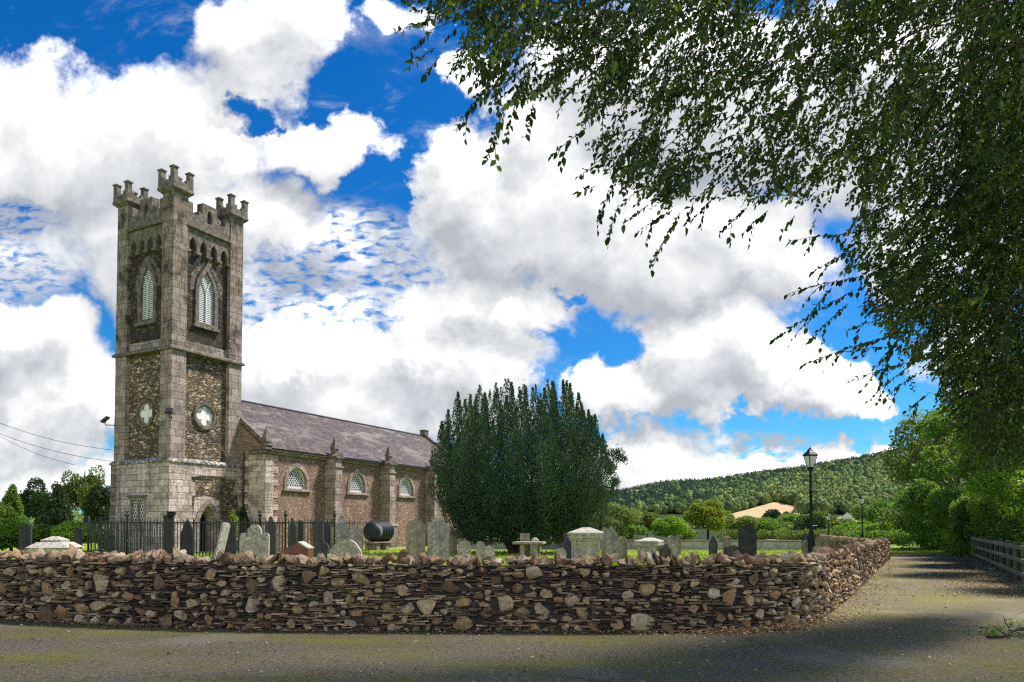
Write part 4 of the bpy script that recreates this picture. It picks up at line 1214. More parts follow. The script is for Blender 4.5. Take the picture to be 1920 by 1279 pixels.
# floodlights
def floodlight(loc, out, label):
    root = empty('floodlight', loc, math.atan2(out[0], -out[1]), label=label, cat='floodlight', group='floodlights on the tower')
    h = MB().box(-.19, .19, -.045, .045, -.24, .24).box(-.16, .16, -.075, -.046, -.20, .20).build('housing', M['iron'], root, bevel=.015); h.location = (0, -.50, .30); h.rotation_euler = (R(-48), 0, 0)
    MB().tube([(0, .06, 0), (0, -.46, 0), (0, -.50, .06), (0, -.50, .26)], .028, 6).box(-.06, .06, .0, .05, -.08, .08).build('bracket', M['iron'], root)


p = cw(0.0, W - .03, 7.25); floodlight(p, (-1, -.12), 'black floodlight on an arm at the left edge of the tower')
_c, _s = math.cos(TH), math.sin(TH)
p = cw(0.02, .02, 7.35); floodlight(p, (-_c * .7 + _s * .7, -_s * .7 - _c * .7), 'black floodlight on the front corner of the tower')


# oil tank
def tank():
    c = P(708, 1000, 44.5); root = empty('oil_tank', (c.x, c.y, gz(44)), TH, label='black ribbed plastic oil tank on a slab by the nave wall', cat='tank')
    prof = [(.02, -.86), (.30, -.84), (.50, -.76), (.60, -.60), (.63, -.36)]
    for k in range(5):
        x = -.36 + k * .25; prof += [(.63, x), (.66, x + .04), (.66, x + .12), (.60, x + .16), (.60, x + .21)]
    prof += [(.63, .85), (.55, .95), (.3, 1.02), (.02, 1.03)]
    m = MB(); m.lathe(0, 0, prof, 28); m.v = [(z, y, x + 1.18) for x, y, z in m.v]; m.f = [f[::-1] for f in m.f]; m.build('tank_body', M['tank'], root, smooth=True)
    MB().box(-1.0, 1.15, -.5, .5, .46, .54).build('slab', M['dressed'], root, bevel=.01)
    for x in (-.6, .35): MB().box(x, x + .35, -.4, .4, -.1, .459).build('block', M['dressed'], root)


tank()


# ------------------------------------------------------------------ graves
def outline(shape, w, h):
    a = w / 2
    if shape == 'flat': return [(-a, 0), (a, 0), (a, h * .985), (-a, h)]
    if shape == 'round':
        return [(-a, 0), (a, 0)] + [(a * math.cos(t), h - a * .9 + a * .9 * math.sin(t)) for t in np.linspace(0, math.pi, 17)]
    if shape == 'seg':
        return [(-a, 0), (a, 0)] + [(a * math.cos(t), h * .72 + h * .28 * math.sin(t)) for t in np.linspace(0, math.pi, 13)]
    if shape == 'mound':
        return [(-a, 0), (a, 0)] + [(a * math.cos(t), h * .25 + h * .75 * math.sin(t) ** .8) for t in np.linspace(0.02, math.pi - .02, 17)]
    if shape == 'shoulder':
        b = a * .62; s = h - b * .75
        return [(-a, 0), (a, 0), (a, s - .06), (a * .97, s), (b * 1.05, s)] + [(b * math.cos(t), s + (h - s) * math.sin(t)) for t in np.linspace(.15, math.pi - .15, 11)] + [(-b * 1.05, s), (-a * .97, s), (-a, s - .06)]
    if shape == 'scroll':
        b = a * .5; s = h * .82
        return [(-a, 0), (a, 0), (a, s - .05), (a * .9, s + .02), (a * .68, s + .03), (b, s - .03)] + [(b * math.cos(t), s + (h - s) * math.sin(t)) for t in np.linspace(.3, math.pi - .3, 9)] + [(-b, s - .03), (-a * .68, s + .03), (-a * .9, s + .02), (-a, s - .05)]
    if shape == 'point': return [(-a, 0), (a, 0), (a, h * .80), (a * .9, h * .83), (a * .12, h), (-a * .12, h), (-a * .9, h * .83), (-a, h * .80)]
    if shape == 'gable': return [(-a, 0), (a, 0), (a, h * .62), (.0, h), (-a, h * .72)]
    if shape == 'gothic':
        return [(-a, 0), (a, 0)] + [(a * (1 - t ** 1.7), h * .62 + h * .38 * t) for t in np.linspace(0, 1, 7)] + [(-a * (1 - t ** 1.7), h * .62 + h * .38 * t) for t in np.linspace(1, 0, 7)[1:]]


def headstone(px, wpx, top, Y, shape, mat, label, rz=0.0, lean=0.0, back=0.0, t=.12, name='gravestone', wob=.006, edge=None):
    q = P(px, top, Y); g0 = gz(Y); w = wpx * Y / F; h = q.z - g0 + .12
    o_ = [(x + rng.normal() * wob, z + (rng.normal() * wob if z > .01 else 0)) for x, z in outline(shape, w, h)]
    mb = MB(); mb.panel(o_, [], (0, -t / 2, 0), (1, 0, 0), Z, (0, -1, 0), t, back=True)
    o = mb.build(name, M[mat], None, bevel=.012)
    o.location = (q.x, Y, g0 - .12); o.rotation_euler = (back, lean, rz)
    tag(o, label, 'gravestone', 'gravestones in the churchyard')
    return o


G = [
 (48, 20, 985, 25, 'flat', 'black_slate', 'dark slate gravestone standing in front of the hedge, leftmost of all', .2),
 (148, 11, 990, 27, 'flat', 'black_slate', 'narrow dark gravestone between the pale tiered tomb and the railing', .5),
 (316, 16, 966, 31, 'flat', 'black_slate', 'tall dark gravestone behind the railing topped by a broken urn', .3),
 (352, 22, 974, 32, 'gothic', 'black_slate', 'dark pointed gravestone just left of the church door', .1),
 (430, 23, 972, 32, 'scroll', 'black_slate', 'dark gravestone with scrolled top just right of the leaning pale stone', .15),
 (478, 52, 984, 19.5, 'scroll', 'lichen_grave', 'broad lichened gravestone with a curved top close to the road wall', .1),
 (508, 19, 969, 32, 'point', 'slate', 'dark pointed gravestone behind the railing, right of the broad lichened stone', .1),
 (549, 12, 972, 33, 'point', 'slate', 'slim dark gravestone in a pair behind the railing', .1),
 (564, 11, 976, 33.4, 'round', 'slate', 'slim rounded gravestone in a pair behind the railing, the right one', .1),
 (597, 19, 972, 32, 'shoulder', 'slate', 'dark shouldered gravestone behind the right end of the railing', .1),
 (614, 12, 981, 34, 'round', 'slate', 'small dark gravestone half hidden at the last railing post', .1),
 (641, 33, 966, 31, 'gable', 'grey_grave', 'grey gravestone with a steep chipped gable at the railing end', .35),
 (667, 22, 986, 30, 'round', 'grey_grave', 'shorter grey gravestone beside the one with the chipped gable', .45),
 (601, 32, 1015, 20, 'round', 'slate', 'small dark round gravestone between the red slab and the pale mound-shaped stone', .1),
 (648, 70, 1011, 17.5, 'mound', 'lichen_grave', 'wide pale lichened stone shaped like a half moon by the road wall', .0),
 (780, 36, 974, 27, 'round', 'brown_grave', 'brown round-topped gravestone, left of a close pair', .18),
 (822, 40, 971, 26.5, 'shoulder', 'grey_grave', 'tall grey shouldered gravestone with pale top edge, right of a close pair', .18),
 (849, 16, 993, 38, 'round', 'brown_grave', 'dull green round gravestone against the end of the nave', .2),
 (871, 25, 1013, 27, 'round', 'lichen_grave', 'squat black and white lichened stone, leftmost of three under the yew', .1),
 (901, 17, 1015, 25, 'round', 'lichen_grave', 'narrow lichened stone, middle of three under the yew', .1),
 (918, 20, 1024, 24, 'round', 'lichen_grave', 'low plain pale stone, rightmost of three under the yew', .5),
 (984, 18, 1000, 31, 'flat', 'brown_grave', 'square greenish gravestone behind the table tomb under the yew', .0),
 (1052, 19, 1028, 21, 'round', 'lichen_grave', 'small lichened round stone just left of the large chest tomb', .0),
 (1146, 29, 986, 27.5, 'gothic', 'grey_grave', 'tall streaked grey gravestone right of the large chest tomb', .1),
 (1134, 13, 989, 30, 'shoulder', 'brown_grave', 'brown gravestone mostly hidden between chest tomb and tall streaked stone', .1),
 (1167, 16, 1006, 30, 'round', 'brown_grave', 'small green rounded gravestone right of the tall streaked stone', .25),
 (1260, 23, 1004, 31, 'round', 'grey_grave', 'pale round gravestone behind the small chest tomb', .2),
 (1264, 10, 1021, 28, 'round', 'lichen_grave', 'thin low stone at the right end of the small chest tomb', .2),
 (1270, 12, 1001, 36, 'gothic', 'brown_grave', 'brown gravestone peeping out behind the pale round one', .2),
 (1337, 15, 1006, 35, 'gothic', 'slate', 'dark pointed gravestone standing alone before the rendered wall', .1),
 (1372, 30, 1023, 29, 'seg', 'slate', 'low wide dark gravestone with a curved top beside the tallest dark one', .1),
 (1401, 33, 984, 27, 'shoulder', 'black_slate', 'tallest dark gravestone with worn shoulders on the open lawn', .1),
 (1510, 13, 1000, 31, 'point', 'slate', 'dark gravestone directly left of the tall street lamp', .5),
 (1511, 12, 1014, 27.5, 'round', 'brown_grave', 'small pale brown stone at the foot of the tall street lamp', .4),
 (1537, 15, 1010, 33, 'flat', 'brown_grave', 'streaked brown slab right of the tall street lamp', .2),
 (1551, 12, 1011, 34.5, 'flat', 'brown_grave', 'streaked brown slab touching the small lamp post', .2),
]
for (px, w, top_, Y, sh_, mt, lb, rz) in G: headstone(px, w, top_, Y, sh_, mt, lb, rz)
headstone(405, 15, 977, 24.5, 'round', 'pale_grave', 'pale gravestone leaning far to the right before the church door', rz=.9, lean=R(14))
# broken urn
q = P(319, 963, 31); u_ = MB(); u_.lathe(0, 0, [(.05, 0), (.16, .02), (.10, .07), (.18, .14), (.2, .2), (.15, .22), (.21, .26), (.2, .3)], 10)
uo = u_.build('urn', M['iron']); uo.location = (q.x + .05, 31, q.z - .2); tag(uo, 'broken dark urn perched on the tall gravestone behind the railing', 'urn')
# red granite slab
q = P(556, 1018, 19); m = MB(); m.panel([(-.38, 0), (.38, 0), (.38, .30), (.12, .46), (-.38, .24)], [], (0, -.25, 0), (1, 0, 0), Z, (0, -1, 0), .5, back=True)
o = m.build('gravestone', M['granite_red'], bevel=.01); o.location = (q.x, 19, q.z - .46); tag(o, 'low red granite slab showing just above the road wall', 'gravestone', 'gravestones in the churchyard')
m = MB(); m.box(-.36, .36, -.24, .24, -.4, .0).build('plinth', M['granite_red'], o)
m = MB(); m.add([(.12, -.27, .455), (.39, -.27, .30), (.39, .27, .30), (.12, .27, .455), (.12, -.27, .50), (.40, -.27, .335), (.40, .27, .335), (.12, .27, .50)], [(3, 2, 1, 0), (4, 5, 6, 7), (0, 1, 5, 4), (1, 2, 6, 5), (2, 3, 7, 6), (3, 0, 4, 7)]).build('top_edge', M['pale_grave'], o)


def chest_tomb(px, Y, w, d, zc, mat, label, rz, hip=.16, slate_side=None):
    q = P(px, 1000, Y); root = empty('chest_tomb', (q.x, Y, gz(Y)), rz, label=label, cat='tomb', group='chest tombs'); a, b = w / 2, d / 2
    MB().box(-a + .08, a - .08, -b + .08, b - .08, -.1, zc - .20).build('chest', M[mat], root, bevel=.01)
    for sx in (-1, 1):
        for sy in (-1, 1): MB().box(*sorted((sx * (a - .20), sx * (a - .05))), *sorted((sy * (b - .20), sy * (b - .05))), -.1, zc - .201).build('corner_pilaster', M[mat], root)
    l = MB(); l.box(-a - .0, a, -b, b, zc - .199, zc - .13).box(-a - .06, a + .06, -b - .06, b + .06, zc - .129, zc - .02)
    e = .07
    l.add([(-a - e, -b - e, zc - .019), (a + e, -b - e, zc - .019), (a + e, b + e, zc - .019), (-a - e, b + e, zc - .019), (-a - e, -b - e, zc + .06), (a + e, -b - e, zc + .06), (a + e, b + e, zc + .06), (-a - e, b + e, zc + .06),
           (-a * .25, -b * .4, zc + .06 + hip), (a * .25, -b * .4, zc + .06 + hip), (a * .25, b * .4, zc + .06 + hip), (-a * .25, b * .4, zc + .06 + hip)],
          [(3, 2, 1, 0), (0, 1, 5, 4), (1, 2, 6, 5), (2, 3, 7, 6), (3, 0, 4, 7), (4, 5, 9, 8), (5, 6, 10, 9), (6, 7, 11, 10), (7, 4, 8, 11), (8, 9, 10, 11)])
    l.build('lid', M[mat], root, bevel=.015)
    return root


c1 = chest_tomb(1099, 24, 1.02, 2.0, 1.05, 'pale_grave', 'large pale chest tomb with hipped lid and moulded rim', -.12, .16)
h = headstone(1067, 17, 1000, 24.6, 'flat', 'purple_slate', 'smooth purple slate slab against the left side of the large chest tomb', -.5)
h2 = chest_tomb(1217, 30, .86, 1.3, .70, 'pale_grave', 'smaller pale chest tomb with a low pyramid lid near the rendered wall', -.35, .13)
h = headstone(1248, 23, 1020, 29.6, 'gable', 'slate', 'dark slate slab leaning at the right side of the small chest tomb', .3)
# low tiered tomb at left
q = P(104, 1000, 24); root = empty('tiered_tomb', (q.x, 24, gz(24)), .1, label='low pale tiered tomb with a shallow pyramid top near the left hedge', cat='tomb', group='chest tombs')
MB().box(-.85, .85, -.7, .7, -.1, .86).build('chest', M['pale_grave'], root, bevel=.01)
MB().box(-.92, .92, -.8, .8, .861, 1.12, taper=.34).build('lower_lid', M['pale_grave'], root, bevel=.01)
m = MB().box(-.44, .44, -.4, .4, 1.121, 1.22); m.box(-.46, .46, -.42, .42, 1.2201, 1.40, taper=.36); m.build('upper_lid', M['pale_grave'], root, bevel=.01)
root.scale = (.72, .72, .70)
# table tomb under the yew
q = P(992, 1020, 30); root = empty('table_tomb', (q.x, 30, gz(30)), -.15, label='flat stone table tomb on stub legs in the shade of the yew', cat='tomb')
MB().box(-.62, .62, -.5, .9, .62, .72).build('table_slab', M['brown_grave'], root, bevel=.015)
for x in (-.35, .18):
    for y in (-.3, .5): MB().box(x, x + .2, y, y + .2, -.1, .619).build('leg', M['brown_grave'], root)
q = P(1003, 1015, 32); m = MB(); m.lathe(0, 0, [(.05, 0), (.16, .04), (.2, .2), (.1, .3), (.14, .36), (.05, .42)], 10); o = m.build('urn', M['pale_grave']); o.location = (q.x, 32, gz(32)); o.scale = (1.3, 1.3, 2.1)
tag(o, 'small white urn standing behind the table tomb under the yew', 'urn')


# ------------------------------------------------------------------ iron railing round a plot
def railing():
    Y0 = 27.5; XA, XB = P(166, 1000, Y0).x, P(627, 1000, Y0).x; zt = P(400, 970, Y0).z; zb = gz(Y0)
    root = empty('iron_railing', (XA, Y0, zb), 0, label='black iron railing with spiked bars and urn finials round a burial plot', cat='railing'); H = zt - zb; L = XB - XA
    def run(x0, y0, x1, y1, name):
        m = MB(); n = max(2, int(math.hypot(x1 - x0, y1 - y0) / .125))
        for i in range(n + 1):
            t = i / n; x, y = x0 + (x1 - x0) * t, y0 + (y1 - y0) * t; hh = H * (1 if i % 2 == 0 else .93) + rng.normal() * .01; lx_ = rng.normal() * .012
            m.tube([(x, y, 0), (x + lx_, y, hh * .95), (x + lx_, y, hh)], [.017, .016, .003], 5)
        for z in (.12, H - .20):
            m.tube([(x0, y0, z), (x1, y1, z)], .018, 4)
        m.build(name, M['iron'], root)
    run(0, 0, L, 0, 'front_bars'); run(.05, .1, .6, 5.5, 'side_bars'); run(.6, 5.5, L + .2, 5.5, 'rear_bars')
    for px in (166, 238, 487, 535, 627):
        x = P(px, 1000, Y0).x - XA; m = MB()
        m.lathe(x, 0, [(.035, 0), (.035, H - .12), (.055, H - .1), (.03, H - .02), (.06, H + .03), (.085, H + .10), (.05, H + .15), (.035, H + .18), (.05, H + .21), (.012, H + .30)] if px > 170 else [(.04, 0), (.04, H), (.01, H + .05)], 8)
        m.build('post', M['iron'], root, smooth=True)
    MB().box(-.1, L + .1, -.12, .12, -.1, .1).build('kerb', M['brown_grave'], root)


railing()


# ------------------------------------------------------------------ street lamps
def street_lamp(px, Y, topy, zb, label, k, dx=0.0, n=10):
    q = P(px, topy, Y); H = q.z - zb; root = empty('street_lamp', (q.x, Y, zb), .3, label=label, cat='street lamp', group='street lamps along the churchyard')
    s = k
    post = [(.14 * s, 0), (.14 * s, .25 * s), (.115 * s, .3 * s), (.125 * s, .55 * s), (.09 * s, .95 * s), (.055 * s, 1.05 * s), (.07 * s, 1.1 * s), (.05 * s, 1.14 * s), (.048 * s, H - 1.55 * s), (.07 * s, H - 1.53 * s), (.07 * s, H - 1.45 * s), (.045 * s, H - 1.43 * s),
            (.04 * s, H - 1.0 * s), (.06 * s, H - .98 * s), (.06 * s, H - .93 * s), (.035 * s, H - .9 * s), (.035 * s, H - .80 * s), (.09 * s, H - .74 * s), (.09 * s, H - .71 * s)]
    MB().lathe(0, 0, post, 12).build('post', M['lampiron'], root, smooth=True)
    z0, z1 = H - .68 * s, H - .28 * s; a, b = .075 * s, .15 * s
    g = MB(); g.add([(sx * r_, sy * r_, z) for r_, z in ((a - .012 * s, z0), (b - .012 * s, z1)) for sx, sy in ((-1, -1), (1, -1), (1, 1), (-1, 1))], [(0, 1, 5, 4), (1, 2, 6, 5), (2, 3, 7, 6), (3, 0, 4, 7)])
    ln_ = MB().lathe(0, 0, [(.02 * s, z0 - .03 * s), (.085 * s, z0 - .028 * s), (.085 * s, z0 - .004 * s), (.02 * s, z0 - .002 * s)], 8).build('lantern', M['lampiron'], root)
    g.build('glass', M['lamp_glass'], ln_)
    fr = MB()
    for sx, sy in ((-1, -1), (1, -1), (1, 1), (-1, 1)): fr.tube([(sx * a, sy * a, z0), (sx * b, sy * b, z1)], .014 * s, 5)
    for r_, z in ((a, z0), (b, z1)):
        c = [(-r_, -r_, z), (r_, -r_, z), (r_, r_, z), (-r_, r_, z), (-r_, -r_, z)]
        for i in range(4): fr.tube([c[i], c[i + 1]], .018 * s, 5)
    fr.build('lantern_frame', M['lampiron'], ln_)
    rf_ = MB(); bb = b + .03 * s; pr = [(bb, z1 + .01), (bb * .98, z1 + .03 * s), (bb * .62, z1 + .12 * s), (bb * .38, z1 + .17 * s), (bb * .34, z1 + .2 * s), (.03 * s, z1 + .24 * s)]
    for i, (r_, z) in enumerate(pr):
        pass
    vs = [(sx * r_, sy * r_, z) for r_, z in pr for sx, sy in ((-1, -1), (1, -1), (1, 1), (-1, 1))]
    rf_.add(vs, [(i * 4 + j, i * 4 + (j + 1) % 4, i * 4 + 4 + (j + 1) % 4, i * 4 + 4 + j) for i in range(len(pr) - 1) for j in range(4)] + [(3, 2, 1, 0)])
    rf_.lathe(0, 0, [(.02 * s, z1 + .23 * s), (.045 * s, z1 + .255 * s), (.02 * s, z1 + .275 * s), (.004 * s, z1 + .32 * s)], 8)
    rf_.build('lantern_roof', M['lampiron'], ln_)
    MB().lathe(0, 0, [(.03 * s, z0), (.03 * s, z0 + .12 * s), (.06 * s, z0 + .2 * s), (.05 * s, z0 + .27 * s), (.01 * s, z0 + .3 * s)], 10).build('bulb', M['void'], ln_, smooth=True)
    if k > .8: MB().tube([(-.28, 0, 1.35), (.28, 0, 1.35)], .018, 5).build('ladder_bar', M['lampiron'], root)


street_lamp(1519, 27, 839, gz(27), 'tall black street lamp with glazed lantern at the wall corner, nearest of three', 1.12)
street_lamp(1616, 60, 928, -.1, 'distant black street lamp beyond the end of the lane wall', 1.1)
street_lamp(1553, 50, 962, gz(50) - .05, 'small black street lamp in front of the far rubble wall', .75)


# ------------------------------------------------------------------ trees
def cluster_points(g, centers, radii, n, shell=.55):
    """n points spread through overlapping lumps, more of them near each lump's skin"""
    vol = np.array([r[0] * r[1] * r[2] for r in radii]) ** .67; idx = g.choice(len(centers), n, p=vol / vol.sum())
    d = unit(g.normal(size=(n, 3))); rr = (shell + (1 - shell) * g.random(n)) ** .7
    rr = np.where(g.random(n) < .12, rr * 1.1, rr)
    C = np.array(centers)[idx]; Rr = np.array(radii)[idx]
    return C + d * Rr * rr[:, None], d, idx


def crown(g, c, rad, lumps, n, leaf, mat, parent, name='crown', droop=0.0, flat=.4, cone=False):
    cs, rs = [], []
    for k in range(lumps):
        d = unit(g.normal(size=3)); d[2] = abs(d[2]) * .9 - .25 + .1 * g.random() if g.random() < .75 else d[2]
        q = g.uniform(.35, .82); s = g.uniform(.26, .45)
        cs.append(np.array(c) + d * np.array(rad) * q); rs.append(np.array(rad) * s * np.array([1, 1, g.uniform(.7, 1.0)]))
    if cone:
        cs, rs = [], []
        for k in range(lumps * 2):
            t_ = g.random() ** 1.2; a_ = g.uniform(0, 6.28); f_ = (1 - t_) * .62 + .03; zz = c[2] + rad[2] * (t_ * 1.85 - .88)
            cs.append(np.array([c[0] + rad[0] * f_ * math.cos(a_), c[1] + rad[1] * f_ * math.sin(a_), zz])); q_ = .16 + .26 * (1 - t_); rs.append(np.array([rad[0] * q_, rad[1] * q_, rad[2] * .2]))
    P_, d, idx = cluster_points(g, cs, rs, n)
    D = unit(d * .7 + g.normal(size=(n, 3)) * .8 + np.array([0, 0, -droop])); N = unit(g.normal(size=(n, 3)) + np.array([0, 0, flat]))
    L = leaf * g.uniform(.6, 1.35, n)
    V, Fq = tuft_arrays(P_, D, N, L, L * g.uniform(.5, .9, n))
    lr = g.random(len(cs)) * .45
    rn = np.clip(lr[idx] + g.random(n) * .6, 0, 1)
    return mesh_np(name, V, Fq, mat, rn, parent)


def broadleaf(px, topy, Y, wpx, mat, label, seed, low=False, cone=False, name='broadleaf_tree', base=None, n=5000, leaf=None, lumps=16, group=None, cat='tree', trunk=True, depth=None, basepy=None):
    g = np.random.default_rng(seed); q = P(px, topy, Y); r = wpx * Y / F / 2
    zb = base if base is not None else ground_z(q.x, Y)
    H = q.z - zb; root = empty(name, (q.x, Y, zb), g.uniform(0, 6), label=label, cat=cat, group=group)
    lf = leaf or max(.09, Y / F * 3.4)
    zl = H * (.16 if H > 5 else .02)
    if low: zl = .2
    if basepy: zl = P(px, basepy, Y).z - zb
    rz_ = (H - zl) / 2
    crown(g, (0, 0, zl + rz_), (r * .95, (depth or r), rz_ * .95), lumps, n, lf, M[mat], root, cone=cone)
    t = MB(); tr_ = max(.07, H * .022)
    t.tube([(0, 0, -.2), (0.02 * H, 0, H * .3), (-.01 * H, .01 * H, H * .65), (0, 0, H * .85)], [tr_ * 1.3, tr_, tr_ * .6, tr_ * .15], 8)
    for k in range(7):
        a = g.uniform(0, 6.28); z0 = H * g.uniform(.25, .6); l = r * g.uniform(.5, .85)
        t.tube([(0, 0, z0), (math.cos(a) * l * .5, math.sin(a) * l * .5, z0 + H * .12), (math.cos(a) * l, math.sin(a) * l, z0 + H * .2)], [tr_ * .5, tr_ * .3, tr_ * .06], 5)
    t.build('trunk', M['bark'], root, uv=False)
    return root


BT = 'trees beyond the churchyard'
trees = [
 (1163, 935, 62, 96, 'willow', 'pale grey-green bushy tree directly right of the big yew', 11, 9000),
 (1213, 950, 75, 66, 'olive', 'dull olive tree between the pale bushy tree and the bright green shrubs', 12, 5000),
 (1255, 962, 70, 62, 'bright', 'bright green low tree left of the round turning tree', 13, 5000),
 (1326, 930, 58, 78, 'maple', 'round dense tree turning yellow and bronze above the rendered wall', 14, 13000),
 (1390, 962, 95, 60, 'olive', 'thin olive tree just right of the round turning tree', 15, 3500),
 (1432, 966, 120, 84, 'hedge', 'green bushy tree under the stubble field, behind the tallest dark gravestone', 16, 4500),
 (1480, 956, 140, 86, 'hedge', 'mid green tree between the stubble field and the tall lamp', 17, 4500),
 (1520, 960, 125, 66, 'dark', 'dark green tree directly behind the tall lamp post', 18, 4500),
 (1560, 957, 150, 74, 'olive', 'olive crowned tree behind the small lamp', 19, 4500),
 (1602, 972, 100, 74, 'hedge', 'wide green tree in front of the white cottage', 20, 6500),
 (1645, 972, 92, 60, 'bright', 'light green tree right of the second lamp post', 21, 5000),
 (1672, 930, 130, 76, 'hedge', 'tall grey-green tree at the left of the lane side trees', 22, 6500),
 (1640, 914, 190, 70, 'willow', 'tall pale green tree on the slope right of the white cottage', 23, 7000),
 (1448, 946, 330, 36, 'dark', 'round dark tree standing in the stubble field', 24, 2500),
 (1472, 956, 335, 34, 'dark', 'low dark tree beside the round one in the stubble field', 25, 2000),
 (1536, 952, 320, 50, 'olive', 'olive tree at the right end of the stubble field', 26, 2500),
 (1500, 956, 300, 50, 'forest', 'broad mid green tree left of the tall lamp below the hill wood', 27, 2500),
 (1400, 976, 200, 90, 'forest', 'dark low tree belt clump below the stubble field', 28, 2500),
 (1720, 985, 75, 90, 'bright', 'bright scrub at the far end of the lane behind the verge', 29, 6000),
 (1272, 985, 110, 60, 'hedge', 'dark green bush low between bright tree and round turning tree', 30, 3000),
 (1185, 975, 66, 50, 'hedge', 'low green bush in front of the pale bushy tree', 31, 3000),
]
for (px, ty, Y, w, mt, lb, sd_, n) in trees:
    broadleaf(px, ty, Y, w * 1.12, mt, lb, sd_, n=int(n * 1.9), group=BT, low=True, lumps=20, leaf=max(.13, Y / F * 3.4), base=(ground_z(0, Y) if Y < 250 else hill_pt(px, Y)[2] - 1))
# hedge row filling under the trees
for i, (pa, pb, ty, Y, mt, lb) in enumerate([(1360, 1470, 994, 85, 'olive', 'low green hedge behind the rendered wall, left of the tall lamp'), (1470, 1600, 993, 82, 'olive', 'green hedge behind the small lamp and rubble wall'), (1600, 1700, 996, 72, 'hedge', 'yellow green hedge past the end of the lane wall')]):
    g = np.random.default_rng(50 + i); A = P(pa, ty, Y); Bv = P(pb, ty, Y); zb = ground_z(0, Y); cs = [(A.x + (Bv.x - A.x) * t, Y, zb + (A.z - zb) * .5) for t in np.linspace(0, 1, 12)]; H = A.z - zb
    P_, d, idx = cluster_points(g, cs, [(1.0, 1.0, H * g.uniform(.4, .6)) for _ in cs], 6000); D = unit(d + g.normal(size=d.shape) * .7); L = .2 * g.uniform(.6, 1.3, 6000)
    V, Fq = tuft_arrays(P_, D, unit(g.normal(size=d.shape)), L, L * .7); o = mesh_np('hedge', V, Fq, M[mt], g.random(6000)); tag(o, lb, 'hedge', 'hedges beyond the churchyard')

# left side: hedge, conifers and deciduous trees
LT = 'trees left of the church'
broadleaf(22, 912, 60, 66, 'hedge', 'dark green conical tree at the far left edge', 41, name='conifer_tree', base=0, n=14000, group=LT, low=True, cone=True)
broadleaf(108, 910, 52, 90, 'dark', 'dense dark conical tree left of the tower', 42, name='conifer_tree', base=0, n=16000, cone=True, group=LT, low=True)
broadleaf(72, 893, 70, 76, 'dark', 'open branched dark tree rising between the two conical ones', 43, name='pine_tree', base=0, n=9000, leaf=.22, lumps=13, group=LT, low=True)
broadleaf(160, 858, 64, 84, 'olive', 'open airy tree touching the left edge of the tower', 44, base=0, n=14000, lumps=24, group=LT, low=True)
broadleaf(190, 905, 58, 66, 'dark', 'dark bushy tree low beside the tower base', 45, base=0, n=14000, group=LT, low=True)
broadleaf(-30, 925, 56, 90, 'olive', 'olive green tree cut by the left edge of the photo', 46, base=0, n=13000, group=LT, low=True)
for i, (px, w, ty, mt, lb) in enumerate([(22, 80, 968, 'bright', 'bright green rounded shrub at the left edge of the churchyard'), (85, 62, 984, 'hedge', 'mid green shrub behind the pale tiered tomb'), (140, 74, 971, 'bright', 'bright green shrub left of the railing'), (190, 40, 984, 'hedge', 'darker green shrub behind the railing corner'), (-50, 70, 970, 'hedge', 'green shrub just off the left edge')]):
    broadleaf(px, ty, 37, w, mt, lb, 60 + i, name='shrub', base=gz(37), n=11000, leaf=.14, lumps=22, low=True, cat='shrub', group='shrubs by the left edge')
broadleaf(437, 946, 39, 20, 'maple', 'yellow green shrub growing against the tower foot', 70, name='shrub', base=gz(39), n=1500, leaf=.13, cat='shrub')
broadleaf(456, 942, 41.0, 20, 'dark', 'dark ivy clump in the corner of tower and nave', 71, name='shrub', base=gz(39), n=3500, leaf=.13, cat='shrub')


# pine behind the yew
def pine():
    g = np.random.default_rng(77); Y = 47; root = empty('pine_tree', (P(1128, 1000, Y).x, Y, 0), 0, label='straggly pine with a few dark tufts poking out right of the yew', cat='tree'); ox = root.location.x
    t = MB(); t.tube([(0, 0, 0), (-.1, 0, 4), (0, 0, 7.2)], [.16, .12, .03], 7); Ps = []
    for (px, py) in ((1160, 848), (1166, 862), (1150, 876), (1152, 905), (1145, 850), (1140, 885), (1158, 858), (1148, 908), (1135, 930), (1142, 868), (1150, 925)):
        q = P(px, py, Y); e = (q.x - ox, g.uniform(-.5, .5), q.z); t.tube([(0, 0, e[2] - .5), (e[0] * .5, e[1] * .5, e[2] - .45), e], [.035, .025, .01], 5)
        c = np.array(e) + g.normal(size=(160, 3)) * np.array([.16, .2, .16]); Ps.append(c)
    t.build('trunk', M['bark'], root, uv=False); C = np.concatenate(Ps); n = len(C); D = unit(g.normal(size=(n, 3)) + np.array([.3, 0, .6])); V, Fq = tuft_arrays(C, D, unit(g.normal(size=(n, 3))), np.full(n, .24), np.full(n, .06))
    mesh_np('crown', V, Fq, M['dark'], g.random(n), root)


pine()


